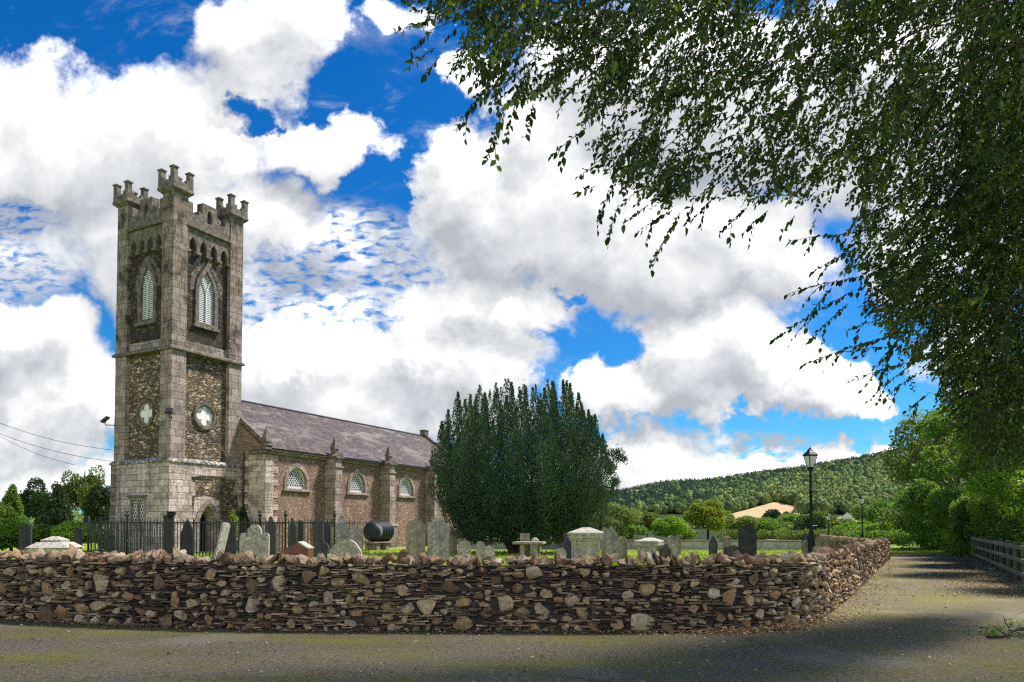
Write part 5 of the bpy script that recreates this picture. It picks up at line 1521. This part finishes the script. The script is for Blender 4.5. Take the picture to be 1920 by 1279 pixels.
# the great yew
def yew():
    g = np.random.default_rng(5); Y = 38.0; c0 = P(980, 1000, Y); root = empty('yew_tree', (c0.x, Y, gz(Y)), 0, label='huge dark yew of crowded upright plumes beside the nave', cat='tree'); z0 = gz(Y); k = Y / F
    # crown outline (offset from centre px -> top height)
    pr = [(-163, 800), (-150, 765), (-125, 738), (-95, 727), (-62, 728), (-50, 722), (-30, 708), (0, 710), (12, 728), (30, 712), (55, 706), (80, 722), (100, 728), (115, 740), (135, 757), (152, 780), (162, 810)]
    xs = np.array([a * k for a, _ in pr]); zs = np.array([P(982 + a, b, Y).z for a, b in pr]) - z0
    Rr = 159 * k; Ps = []; Ds = []; Ns = []; Ls = []; Rn = []; core = MB()
    pl = []
    for ring_, cnt, ph in ((1.0, 31, 0), (.83, 27, .4), (.64, 21, .1), (.44, 14, .2), (.22, 8, 0), (0.02, 2, 0)):
        for i in range(cnt):
            a = 2 * math.pi * (i + ph) / cnt + g.normal() * .05; rr = Rr * ring_ * g.uniform(.94, 1.02) - .25
            x, y = rr * math.cos(a), rr * math.sin(a) * .92
            h = float(np.interp(x, xs, zs)) * (1 - .13 * max(0, abs(y) / Rr) ** 2) * g.uniform(.93, 1.0) - (.7 * ring_ if g.random() < .5 else 0)
            if ring_ > .9: h *= g.uniform(.80, 1.0) if abs(x) < Rr * .8 else g.uniform(.9, 1.0)
            pl.append((x, y, h, ring_))
    for (x, y, h, ring_) in pl:
        w = g.uniform(.36, .56); zb = g.uniform(.35, .9) if ring_ > .8 else g.uniform(.7, 2.0)
        if ring_ > .9 and g.random() < .3: zb = g.uniform(.25, .7) if x > .3 else zb
        n = int(1900 * (h - zb) / 8 * (1.4 if ring_ > .6 else .6)) + 80
        t = g.random(n) ** .85; z = zb + (h - zb) * t
        prof = w * np.clip(np.minimum((1 - t) * 3.2, 1) * (.85 + .25 * np.sin(t * 3.1)), .03, 2) * (1 + .25 * np.sin(z * 3.1 + x * 5) + .12 * np.sin(z * 7.3 + y * 9))
        # bulge outwards low down
        bul = np.sin(np.clip((z / h), 0, 1) * math.pi) * .22
        a = g.uniform(0, 2 * math.pi, n); rr = prof * np.sqrt(g.uniform(.62, 1, n)); ux, uy = np.cos(a), np.sin(a)
        ro = np.hypot(x, y) + 1e-6; px_ = x * (1 + bul * .35) ; 
        dr = np.where(z < 3.2, -.46 * (3.2 - z), 0)
        X = x + x / ro * (bul * .8 + dr) + ux * rr; Yv = y + y / ro * (bul * .8 + dr) + uy * rr
        Ps.append(np.stack([X, Yv, z], 1)); Ds.append(np.stack([ux * .55, uy * .55, np.ones(n) * .9], 1) + g.normal(size=(n, 3)) * .22); Ns.append(np.stack([ux, uy, np.full(n, .25)], 1) + g.normal(size=(n, 3)) * .22)
        Ls.append(g.uniform(.07, .15, n)); pr_ = g.uniform(0, .5); Rn.append(np.clip(pr_ + (t - .5) * .2 + g.random(n) * .32 + .1, 0, 1))
        core.tube([(x, y, zb + .3), (x, y, zb + (h - zb) * .5), (x, y, h - .5)], [w * .42, w * .45, w * .1], 6, float(pr_ * .4))
    for i in range(75):   # bushy lower skirt
        a = g.uniform(0, 6.28); z = .55 + 2.3 * g.random() ** 1.3; rr = Rr * (.60 + .32 * math.sin(min(1, z / 3.2) * 1.57)) * g.uniform(.86, 1.0)
        if 4.0 < a < 5.0 and z < 1.3: z = 1.5 + g.random()
        w = g.uniform(.35, .7); hgt = g.uniform(.7, 1.7); m = int(800 * w * hgt / .6)
        d = unit(g.normal(size=(m, 3))); q_ = d * np.array([w, w, hgt * .6]) * g.uniform(.7, 1.02, (m, 1)) + np.array([rr * math.cos(a) * (1 if z > 1.6 else .9), rr * math.sin(a) * .9, z + hgt * .35])
        q_[:, 2] = np.maximum(q_[:, 2], .35 + .2 * g.random(m)); Ps.append(q_); Ds.append(d * .7 + np.array([0, 0, .5]) + g.normal(size=(m, 3)) * .4); Ns.append(d + g.normal(size=(m, 3)) * .5); Ls.append(g.uniform(.07, .15, m)); rv = g.uniform(0, .4); Rn.append(np.clip(rv + g.random(m) * .55, 0, 1))
    # loose spray tips on top
    C = np.concatenate(Ps); n = len(C); L = np.concatenate(Ls)
    V, Fq = tuft_arrays(C, unit(np.concatenate(Ds)), unit(np.concatenate(Ns)), L, L * .42)
    mesh_np('crown', V, Fq, M['yew'], np.concatenate(Rn), root); pass
    t = MB()
    for i in range(14):
        a = g.uniform(0, 6.28); r0 = g.uniform(.1, .5); r1 = g.uniform(1.0, 3.2); t.tube([(r0 * math.cos(a) - .2, r0 * math.sin(a), -.1), (r1 * .45 * math.cos(a), r1 * .45 * math.sin(a), 1.2), (r1 * math.cos(a), r1 * math.sin(a), 3.4)], [.22, .15, .08], 7)
    t.build('trunk', M['bark_red'], root, uv=False)


yew()


# trees along the right side of the lane
def mass_tree(x, y, H, rx, mat, label, seed, n, leaf, zl=.2, ry=None, lumps=30, group='trees along the right of the lane', name='lane_tree'):
    g = np.random.default_rng(seed); root = empty(name, (x, y, -.02), 0, label=label, cat='tree', group=group)
    cs, rs = [], []
    for k in range(lumps):
        a = g.uniform(0, 6.28); u = g.uniform(0, 1); z = zl + (H - zl) * g.uniform(.06, .95); f = math.sqrt(max(.05, 1 - ((z - zl) / (H - zl) * 1.7 - .72) ** 2 * .9)); q = g.uniform(.45, .85) * f
        cs.append((rx * q * math.cos(a), (ry or rx) * q * math.sin(a), z)); s = g.uniform(.2, .36); rs.append((rx * s, rx * s, rx * s * g.uniform(.55, .9)))
    P_, d, idx = cluster_points(g, cs, rs, n, .5)
    P_[:, 2] = np.maximum(P_[:, 2], .1)
    D = unit(d * .5 + g.normal(size=(n, 3)) * .6 + np.array([-.2, 0, -.35])); N = unit(g.normal(size=(n, 3)) * .8 + np.array([0, 0, .7])); L = leaf * g.uniform(.6, 1.3, n)
    V, Fq = leaf_arrays(P_, D, N, L, L * .55); lr = g.random(len(cs)) * .45; rn = np.clip(lr[idx] + g.random(n) * .55, 0, 1)
    mesh_np('crown', V, Fq, M[mat], np.repeat(rn, 2), root)
    t = MB(); t.tube([(0, 0, -.1), (.1, 0, H * .3), (0, .1, H * .8)], [.2, .15, .04], 8)
    for k in range(min(lumps, 16)): t.tube([(0, 0, cs[k][2] * .6), (cs[k][0] * .5, cs[k][1] * .5, cs[k][2] * .85), cs[k]], [.06, .04, .012], 5)
    t.build('trunk', M['bark'], root, uv=False)


mass_tree(26.6, 42, 8.6, 3.6, 'hedge', 'leafy green tree at the far end of the lane, last on the right', 81, 27200, 0.196)
mass_tree(25.2, 36, 7.6, 3.4, 'olive', 'olive green tree where the timber fence ends', 82, 27200, 0.184)
mass_tree(22.0, 29.5, 7.6, 3.5, 'hedge', 'leafy tree behind the middle of the timber fence', 83, 30600, 0.172)
mass_tree(19.2, 24.2, 7.8, 3.4, 'bright', 'light green leafy tree behind the near end of the timber fence', 84, 30600, 0.149)
mass_tree(18.0, 18.5, 8.0, 3.6, 'hedge', 'large leafy tree at the right edge behind the fence', 85, 27200, 0.149)
mass_tree(31, 50, 9.5, 5, 'olive', 'broad olive tree at the back of the lane side trees', 86, 20400, 0.230)


mass_tree(21.3, 22.0, 9.5, 3.0, 'hedge', 'tall green tree rising into the beech boughs at the right', 87, 26000, .15, lumps=34)
mass_tree(16.2, 15.5, 6.5, 2.6, 'hedge', 'leafy bush tree at the right edge nearest the camera', 88, 20000, .12, lumps=30)


def bank():
    for i, (xa, ya, xb, yb, H, mt, lb) in enumerate([(24.6, 41, 21.0, 32, 3.2, 'bright', 'bright green hedge bank behind the far half of the timber fence'), (21.0, 32, 16.6, 22.5, 3.6, 'hedge', 'green hedge bank behind the near half of the timber fence'), (16.6, 22.5, 14.2, 17.6, 3.4, 'bright', 'bright hedge bank at the right edge behind the fence'), (25.5, 47, 33, 50, 2.6, 'bright', 'yellow green scrub beyond the grass verge at the lane end')]):
        g = np.random.default_rng(90 + i); n = 26000; L_ = math.hypot(xb - xa, yb - ya); k = int(L_ / .6) + 2
        cs, rs = [], []
        for t in np.linspace(0, 1, k):
            for lv in range(3):
                cs.append((xa + (xb - xa) * t + g.uniform(.2, 1.4), ya + (yb - ya) * t + g.normal() * .3, H * (.18 + .3 * lv) + g.normal() * .2)); q_ = g.uniform(.45, .85); rs.append((q_, q_, q_ * .8))
        P_, d, idx = cluster_points(g, cs, rs, n, .5); P_[:, 2] = np.maximum(P_[:, 2], .02); D = unit(d * .5 + g.normal(size=(n, 3)) * .6 + np.array([-.2, 0, -.3])); N = unit(g.normal(size=(n, 3)) * .7 + np.array([-.2, -.2, .7])); L = .13 * g.uniform(.6, 1.3, n)
        V, Fq = leaf_arrays(P_, D, N, L, L * .6); lr = g.random(len(cs)) * .45; o = mesh_np('hedge', V, Fq, M[mt], np.repeat(np.clip(lr[idx] + g.random(n) * .55, 0, 1), 2)); tag(o, lb, 'hedge', 'hedge banks along the lane')


bank()


# ------------------------------------------------------------------ overhanging beech
OVER = [(745, -60), (768, 40), (800, 70), (830, 110), (862, 150), (900, 195), (940, 215), (975, 195), (1020, 185), (1062, 190), (1085, 240), (1105, 300), (1120, 350), (1150, 385), (1190, 400), (1235, 395), (1290, 385), (1330, 365), (1385, 385), (1440, 395), (1500, 405), (1560, 420), (1580, 460),
        (1575, 510), (1600, 545), (1610, 590), (1650, 620), (1660, 660), (1700, 690), (1735, 700), (1745, 740), (1770, 790), (1800, 850), (1840, 895), (1875, 880), (1990, 880), (1990, -60)]


def beech():
    g = np.random.default_rng(21)
    tx, ty = 11.0, 9.0
    root = empty('beech_tree', (tx, ty, 0), 0, label='overhanging beech whose leafy boughs fill the upper right of the photo', cat='tree'); O = np.array([tx, ty, 0])
    def dep(px, py):
        return 7.2 + (px - 740) / 1200 * 2.2 + max(0, (py - 350)) / 500 * 2.4
    limbs = []; t = MB()
    t.tube([(0, 0, -.1), (.1, .05, 3.0), (-.1, .1, 6), (.1, 0, 9.5), (0, 0, 12)], [.42, .34, .28, .18, .08], 12)
    ends = [(800, 60, 7), (1000, 150, 6.5), (1150, 60, 6), (1180, 330, 6.5), (1330, 330, 5.5), (1450, 150, 5), (1500, 370, 5), (1620, 560, 4.6), (1600, 250, 4.5), (1700, 640, 4), (1760, 420, 4), (1300, -40, 7), (1820, 800, 3.2), (1750, 100, 6)]
    trunk = t
    for (px, py, zs) in ends:
        e = np.array(P(px, py, dep(px, py))) - O; s0 = np.array([0, 0, zs]); up_ = 2.3 if py < 260 else 2.6 if py < 400 else .8; m1 = s0 * .65 + e * .35 + np.array([0, 0, up_]); m2 = s0 * .3 + e * .7 + np.array([0, 0, up_ * .75])
        pts = np.array([tuple(v) for v in catmull([tuple(s0), tuple(m1), tuple(m2), tuple(e)], 8)]); rad = np.interp(np.linspace(0, 1, len(pts)), [0, .5, 1], [.05, .014, .003]); trunk.tube(pts, rad, 6)
        limbs.append(pts)
    LP = np.concatenate([l[8:] for l in limbs])
    twig = MB(); C = []; D = []; N = []; L = []; RB = []
    def spray(a, b, n, lf, side=True):
        """twig from a to b with leaves set alternately"""
        a = np.array(a); b = np.array(b); sag = np.array([0, 0, .05 * np.linalg.norm(b - a)]); m = (a + b) / 2 + sag; ts = np.linspace(0, 1, n)
        pts = np.outer((1 - ts) ** 2, a) + np.outer(2 * ts * (1 - ts), m) + np.outer(ts ** 2, b)
        twig.tube([pts[0], pts[len(pts) // 2], pts[-1]], [.006, .004, .0015], 3)
        di = unit((b - a)[None])[0]; sd_ = unit(np.cross(di, np.array([0, 0.35, 1.0]))[None])[0]
        rb = g.beta(1.3, 1.9); rb = min(1, rb + (.2 if b[0] + tx > 3.2 else 0))
        for i, p in enumerate(pts):
            if i == 0: continue
            RB.append(np.clip(.65 * rb + .35 * g.random(), 0, 1)); s = 1 if i % 2 else -1
            d = di * .55 + sd_ * s * .6 + g.normal(size=3) * .32 + np.array([0, 0, -.42]); C.append(p); D.append(d); N.append(g.normal(size=3) * .75 + np.array([0, -.5, .55])); L.append(lf * g.uniform(.5, 1.2))
    # interior sprays
    cnt = 0; bx0, bx1, by0, by1 = 740, 1985, -55, 895
    gn = np.random.default_rng(3); hx = gn.uniform(740, 1800, 105); hy = gn.uniform(-55, 760, 105); hr = gn.uniform(12, 40, 105)
    while cnt < 6300:
        px, py = g.uniform(bx0, bx1), g.uniform(by0, by1)
        if not pip(px, py, OVER): continue
        if ((px - hx) ** 2 + (py - hy) ** 2 < hr ** 2).any() and g.random() < .9 and px < 1790: continue
        if px < 1600 and 120 < py and g.random() < .2: continue
        if px < 1500 and g.random() < .50: continue
        if 1500 <= px < 1790 and py < 520 and g.random() < .38: continue
        dz = dep(px, py) + g.uniform(-1.0, 2.4) + (1.6 * g.random() if px > 1700 else 0)
        b = np.array(P(px, py, dz)) - O
        j = g.integers(0, len(LP), 40); dd = np.linalg.norm(LP[j] - b, axis=1); near = LP[j[int(dd.argmin())]]
        dr = unit((near - b)[None])[0] * .5 + np.array([.45, .1, .5]) + g.normal(size=3) * .25; ln = g.uniform(.28, .62)
        a = b + unit(dr[None])[0] * ln
        spray(a, b, int(ln / .04) + 2, g.uniform(.066, .096)); cnt += 1
    cnt = 0
    while cnt < 1500:   # the heavier boughs down the right
        px, py = g.uniform(1690, 1985), g.uniform(180, 885)
        if not pip(px - 15, py, OVER) or g.random() > (px - 1660) / 180: continue
        b = np.array(P(px, py, dep(px, py) + g.uniform(.2, 3.2))) - O; a = b + unit((np.array([.45, .1, .5]) + g.normal(size=3) * .3)[None])[0] * g.uniform(.28, .6)
        spray(a, b, 13, g.uniform(.07, .10)); cnt += 1
    # boundary sprays
    for (x0, y0, x1, y1) in [(800, 40, 742, 60), (810, 60, 770, 95), (815, 90, 765, 128), (825, 105, 797, 145), (850, 130, 838, 145), (905, 170, 853, 245), (945, 205, 912, 300), (965, 200, 948, 262), (1000, 195, 985, 257), (1060, 180, 1045, 215), (1100, 240, 1035, 292),
                             (1120, 310, 1085, 330), (1115, 350, 1086, 362), (1150, 350, 1118, 415), (1160, 385, 1138, 446), (1215, 385, 1170, 420), (1260, 395, 1195, 436), (1275, 400, 1222, 494), (1300, 380, 1285, 425), (1345, 365, 1303, 408), (1400, 390, 1350, 436), (1440, 395, 1393, 438), (1490, 405, 1466, 440),
                             (1530, 410, 1520, 432), (1580, 440, 1480, 452), (1600, 470, 1526, 508), (1610, 520, 1475, 552), (1560, 540, 1510, 600), (1600, 545, 1448, 640), (1590, 570, 1516, 640), (1650, 600, 1585, 620), (1670, 630, 1508, 684), (1690, 650, 1580, 660), (1700, 680, 1592, 716), (1700, 690, 1628, 752), (1720, 700, 1660, 745), (1740, 740, 1700, 770), (1700, 620, 1640, 690), (1680, 640, 1650, 720), (1780, 800, 1745, 840), (1830, 880, 1815, 905)]:
        d0 = dep(x0, y0) + g.uniform(-.4, .6); a = np.array(P(x0, y0, d0)) - O; b = np.array(P(x1, y1, d0 - .1)) - O; ln = np.linalg.norm(b - a)
        spray(a, b, max(5, int(ln / .032)), .098)
        if ln > .45:
            m = a * .45 + b * .55; e = m + (b - a) * .3 + np.array([g.uniform(-.05, .12), 0, -.16]); spray(m, e, 6, .09)
    for _ in range(12500):   # the top of the crown, unseen above the picture, added to shade the road
        x, y = g.uniform(-4, 21), g.uniform(8.2, 17); z = 2.9 + .76 * y + 2.6 * g.random()
        if math.sin(x * 1.9 + y) + math.sin(y * 2.3 - x * .8) + g.normal() * .5 < -1.1: continue
        C.append(np.array([x, y, z]) - O); D.append(g.normal(size=3)); N.append(g.normal(size=3) * .5 + np.array([0, 0, 1])); L.append(g.uniform(.16, .30)); RB.append(g.random())
    for (x, y) in ((-2, 12), (3, 15), (5, 10), (14, 15), (17, 11)):
        trunk.tube([(0, 0, 9), ((x - tx) * .5, (y - ty) * .5, 3.2 + .76 * y + 1.2), (x - tx, y - ty, 3.2 + .76 * y + 1.0)], [.16, .08, .02], 6)
    C = np.array(C); n = len(C); D = unit(np.array(D)); N = unit(np.array(N)); L = np.array(L)
    V, Fq = leaf_arrays(C, D, N, L, L * g.uniform(.5, .68, n)); mesh_np('crown', V, Fq, M['beech'], np.repeat(np.array(RB), 2), root)
    trunk.build('trunk', M['bark'], root, uv=False, smooth=True); twig.build('twigs', M['bark'], root, uv=False)['kind'] = 'stuff'
    print('beech leaves', n)


beech()


# ------------------------------------------------------------------ timber fence on the right
def timber_fence():
    A = Vector((22.9, 36.0, 0)); Bv = Vector((12.6, 17.2, 0)); d = Bv - A; L = d.length; d.normalize(); root = empty('timber_fence', A, math.atan2(d.y, d.x), label='weathered post and rail timber fence along the right of the lane', cat='fence')
    n = int(L / 1.75)
    for i in range(n + 1):
        x = i * L / n; MB().box(x - .06, x + .06, .03, .13, -.1, 1.15 + rng.normal() * .02).build('post', M['wood_fence'], root, bevel=.01)
    for z in (.28, .66, 1.02):
        m = MB(); m.box(0, L, -.012, .026, z - .055, z + .055); m.build('rail', M['wood_fence'], root)
    w = MB()
    for i in range(int(L / .3)): w.tube([(i * .3, .14, .02), (i * .3, .14, .95)], .004, 3)
    for z in np.linspace(.08, .92, 6): w.tube([(0, .14, z), (L, .14, z)], .004, 3)
    w.build('wire_mesh', M['iron'], root, uv=False)


timber_fence()


# white cottage and stub on the hill
def cottage():
    x, y, z = hill_pt(1589, r_for(1589, 978)); root = empty('cottage', (x, y, z - .5), R(-25), label='small white cottage with a dark roof on the far slope', cat='house')
    w, d, h = 3.0, 6.0, 3.0
    m = MB(); m.panel([(-w, -2), (w, -2), (w, h), (0, h + 2.4), (-w, h)], [[(-.7, .6), (.7, .6), (.7, 1.9), (-.7, 1.9)]], (0, -d, 0), (1, 0, 0), Z, (0, -1, 0), .3); m.box(-w, w, -d + .3, d, -2, h); m.panel([(-w, h), (w, h), (0, h + 2.4)], [], (0, d, 0), (1, 0, 0), Z, (0, 1, 0), .2); m.build('wall', M['white'], root)
    r = MB()
    for s in (-1, 1):
        a = [(s * (w + .4), -d - .3, h - .3), (0, -d - .3, h + 2.55), (0, d + .3, h + 2.55), (s * (w + .4), d + .3, h - .3)]; r.add(a + [(p[0], p[1], p[2] + .25) for p in a], [(0, 1, 2, 3), (7, 6, 5, 4), (0, 4, 5, 1), (1, 5, 6, 2), (2, 6, 7, 3), (3, 7, 4, 0)])
    r.build('roof', M['slate'], root)
    MB().box(-.7, .7, -d + .15, -d + .2, .6, 1.9).build('window', M['glass_dark'], root)


cottage()


# overhead wires at left
for (a, b, lb) in (((-60, 770), (226, 846), 'highest thin black wire crossing the sky left of the tower'), ((-60, 790), (230, 868), 'middle black wire running to the tower from the left edge'), ((-60, 780), (140, 872), 'lowest black wire sloping into the airy tree')):
    A = P(*a, 47); Bv = P(*b, 50); pts = [A.lerp(Bv, t) - Vector((0, 0, math.sin(t * math.pi) * .45)) for t in np.linspace(0, 1, 14)]
    o = MB().tube(pts, .016, 5).build('overhead_wire', M['iron'], uv=False); tag(o, lb, 'wire', 'overhead wires left of the tower')


# ------------------------------------------------------------------ small things on the ground
def leaf_litter():
    g = np.random.default_rng(9); C = []
    def strip(n, f):
        for _ in range(n): C.append(f())
    def wallfoot(s0, s1, spread, dens):
        def f():
            s = g.uniform(s0, s1); p, t, o = wall_at(s); q = p + o * abs(g.normal()) * spread; return (q.x, q.y, .012 + g.random() * .02)
        return f
    strip(2600, wallfoot(sCorner - 3.2, sCorner - 1.2, .16, 1)); strip(700, wallfoot(sCorner - 4, sCorner + 1, .3, 1)); strip(900, wallfoot(3, sCorner, .22, 1)); strip(1800, wallfoot(sCorner, sEnd, .42, 1))
    def fencefoot():
        t = g.random(); x, y = 22.6 - 10.5 * t, 36 - 19.5 * t; return (x - abs(g.normal()) * 1.1 - .1, y + g.normal() * .3, .012 + g.random() * .02)
    strip(9000, fencefoot)
    def anywhere():
        u = g.random() ** 1.3; y = 4.5 + u * 26; x = g.uniform(-.72, .95) * y
        return (x, y, .01 + g.random() * .01)
    strip(3200, anywhere); strip(3500, wallfoot(3, sCorner, .07, 1))
    C_ = np.array([c for c in C if road_in(c[0], c[1]) or c[0] > 10]); n = len(C_); a = g.uniform(0, 6.28, n); D = np.stack([np.cos(a), np.sin(a), g.normal(size=n) * .2], 1); N = unit(np.stack([g.normal(size=n) * .35, g.normal(size=n) * .35, np.ones(n)], 1)); L = g.uniform(.02, .065, n)
    V, Fq = leaf_arrays(C_, unit(D), N, L, L * g.uniform(.35, .7, n)); o = mesh_np('leaf_litter', V, Fq, M['litter'], np.repeat(g.random(n) ** .8, 2)); tag(o, 'brown fallen leaves drifted along the wall foot, fence and tarmac', 'leaf litter', kind='stuff')


leaf_litter()


def grass_blades():
    g = np.random.default_rng(10); C = []
    while len(C) < 30000:
        y = 22 + 24 * g.random() ** 1.2; x = g.uniform(-.62, .45) * y
        if yard_in(x, y): C.append((x, y, gz(y)))
    k = len(C)
    while len(C) < k + 9000:
        y = g.uniform(40.8, 52); x = g.uniform(.48, .74) * y
        if not road_in(x, y): C.append((x, y, -.02))
    C = np.array(C); n = len(C); D = unit(g.normal(size=(n, 3)) * .35 + np.array([0, 0, 1])); V, Fq = tuft_arrays(C, D, unit(g.normal(size=(n, 3)) * np.array([1, 1, .1])), g.uniform(.05, .13, n), g.uniform(.03, .06, n))
    o = mesh_np('grass_tufts', V, Fq, M['lawn'], g.random(n)); tag(o, 'short bright grass on the churchyard lawn and lane verge', 'grass', kind='stuff')


grass_blades()


def fallen_branch():
    g = np.random.default_rng(12); c = P(1880, 1195, 10.6); c.z = 0; root = empty('fallen_branch', (c.x, c.y, 0), 0, label='fallen dark branch with leaves lying at the right edge of the tarmac', cat='branch')
    m = MB(); k = c.y / F
    pts = [(-.29, -.10, .03), (-.12, -.10, .03), (.02, -.06, .05), (.16, .06, .07), (.40, .22, .11), (.8, .4, .1)]; m.tube(pts, [.024, .022, .024, .02, .018, .012], 8); m.tube([(.02, -.06, .05), (-.04, .05, .12), (-.08, .1, .16)], [.012, .008, .004], 5); m.tube([(.2, .08, .08), (.14, .14, .2), (.15, .2, .3)], [.012, .008, .004], 5); m.tube([(.3, .16, .09), (.6, .02, .12), (.9, -.02, .08)], [.012, .01, .005], 5)
    m.build('wood', M['bark'], root, smooth=True)
    C = np.concatenate([g.normal(size=(90, 3)) * np.array([.16, .12, .03]) + np.array([-.02, .28, .05]), g.normal(size=(260, 3)) * np.array([.3, .16, .06]) + np.array([.55, .15, .10])]); C[:, 2] = np.abs(C[:, 2]) + .01; n = len(C)
    L = g.uniform(.04, .085, n); V, Fq = leaf_arrays(C, unit(g.normal(size=(n, 3)) * np.array([1, 1, .3])), unit(g.normal(size=(n, 3)) * .5 + np.array([0, 0, 1])), L, L * .55); mesh_np('leaves', V, Fq, M['hedge'], np.repeat(g.random(n), 2), root)


fallen_branch()
q = P(590, 1255, 8.2); m = MB(); m.tube([(-.07, -.07, .01), (-.04, .02, .02), (.02, .07, .03), (.10, .08, .02), (.14, .05, .01)], [.006, .007, .006, .005, .003], 6); m.tube([(-.04, .02, .02), (-.10, .04, .02)], [.005, .002], 5)
o = m.build('twig', M['wood_fence'], smooth=True); o.location = (q.x, q.y, 0); tag(o, 'small pale curved twig lying on the tarmac in the foreground', 'twig')
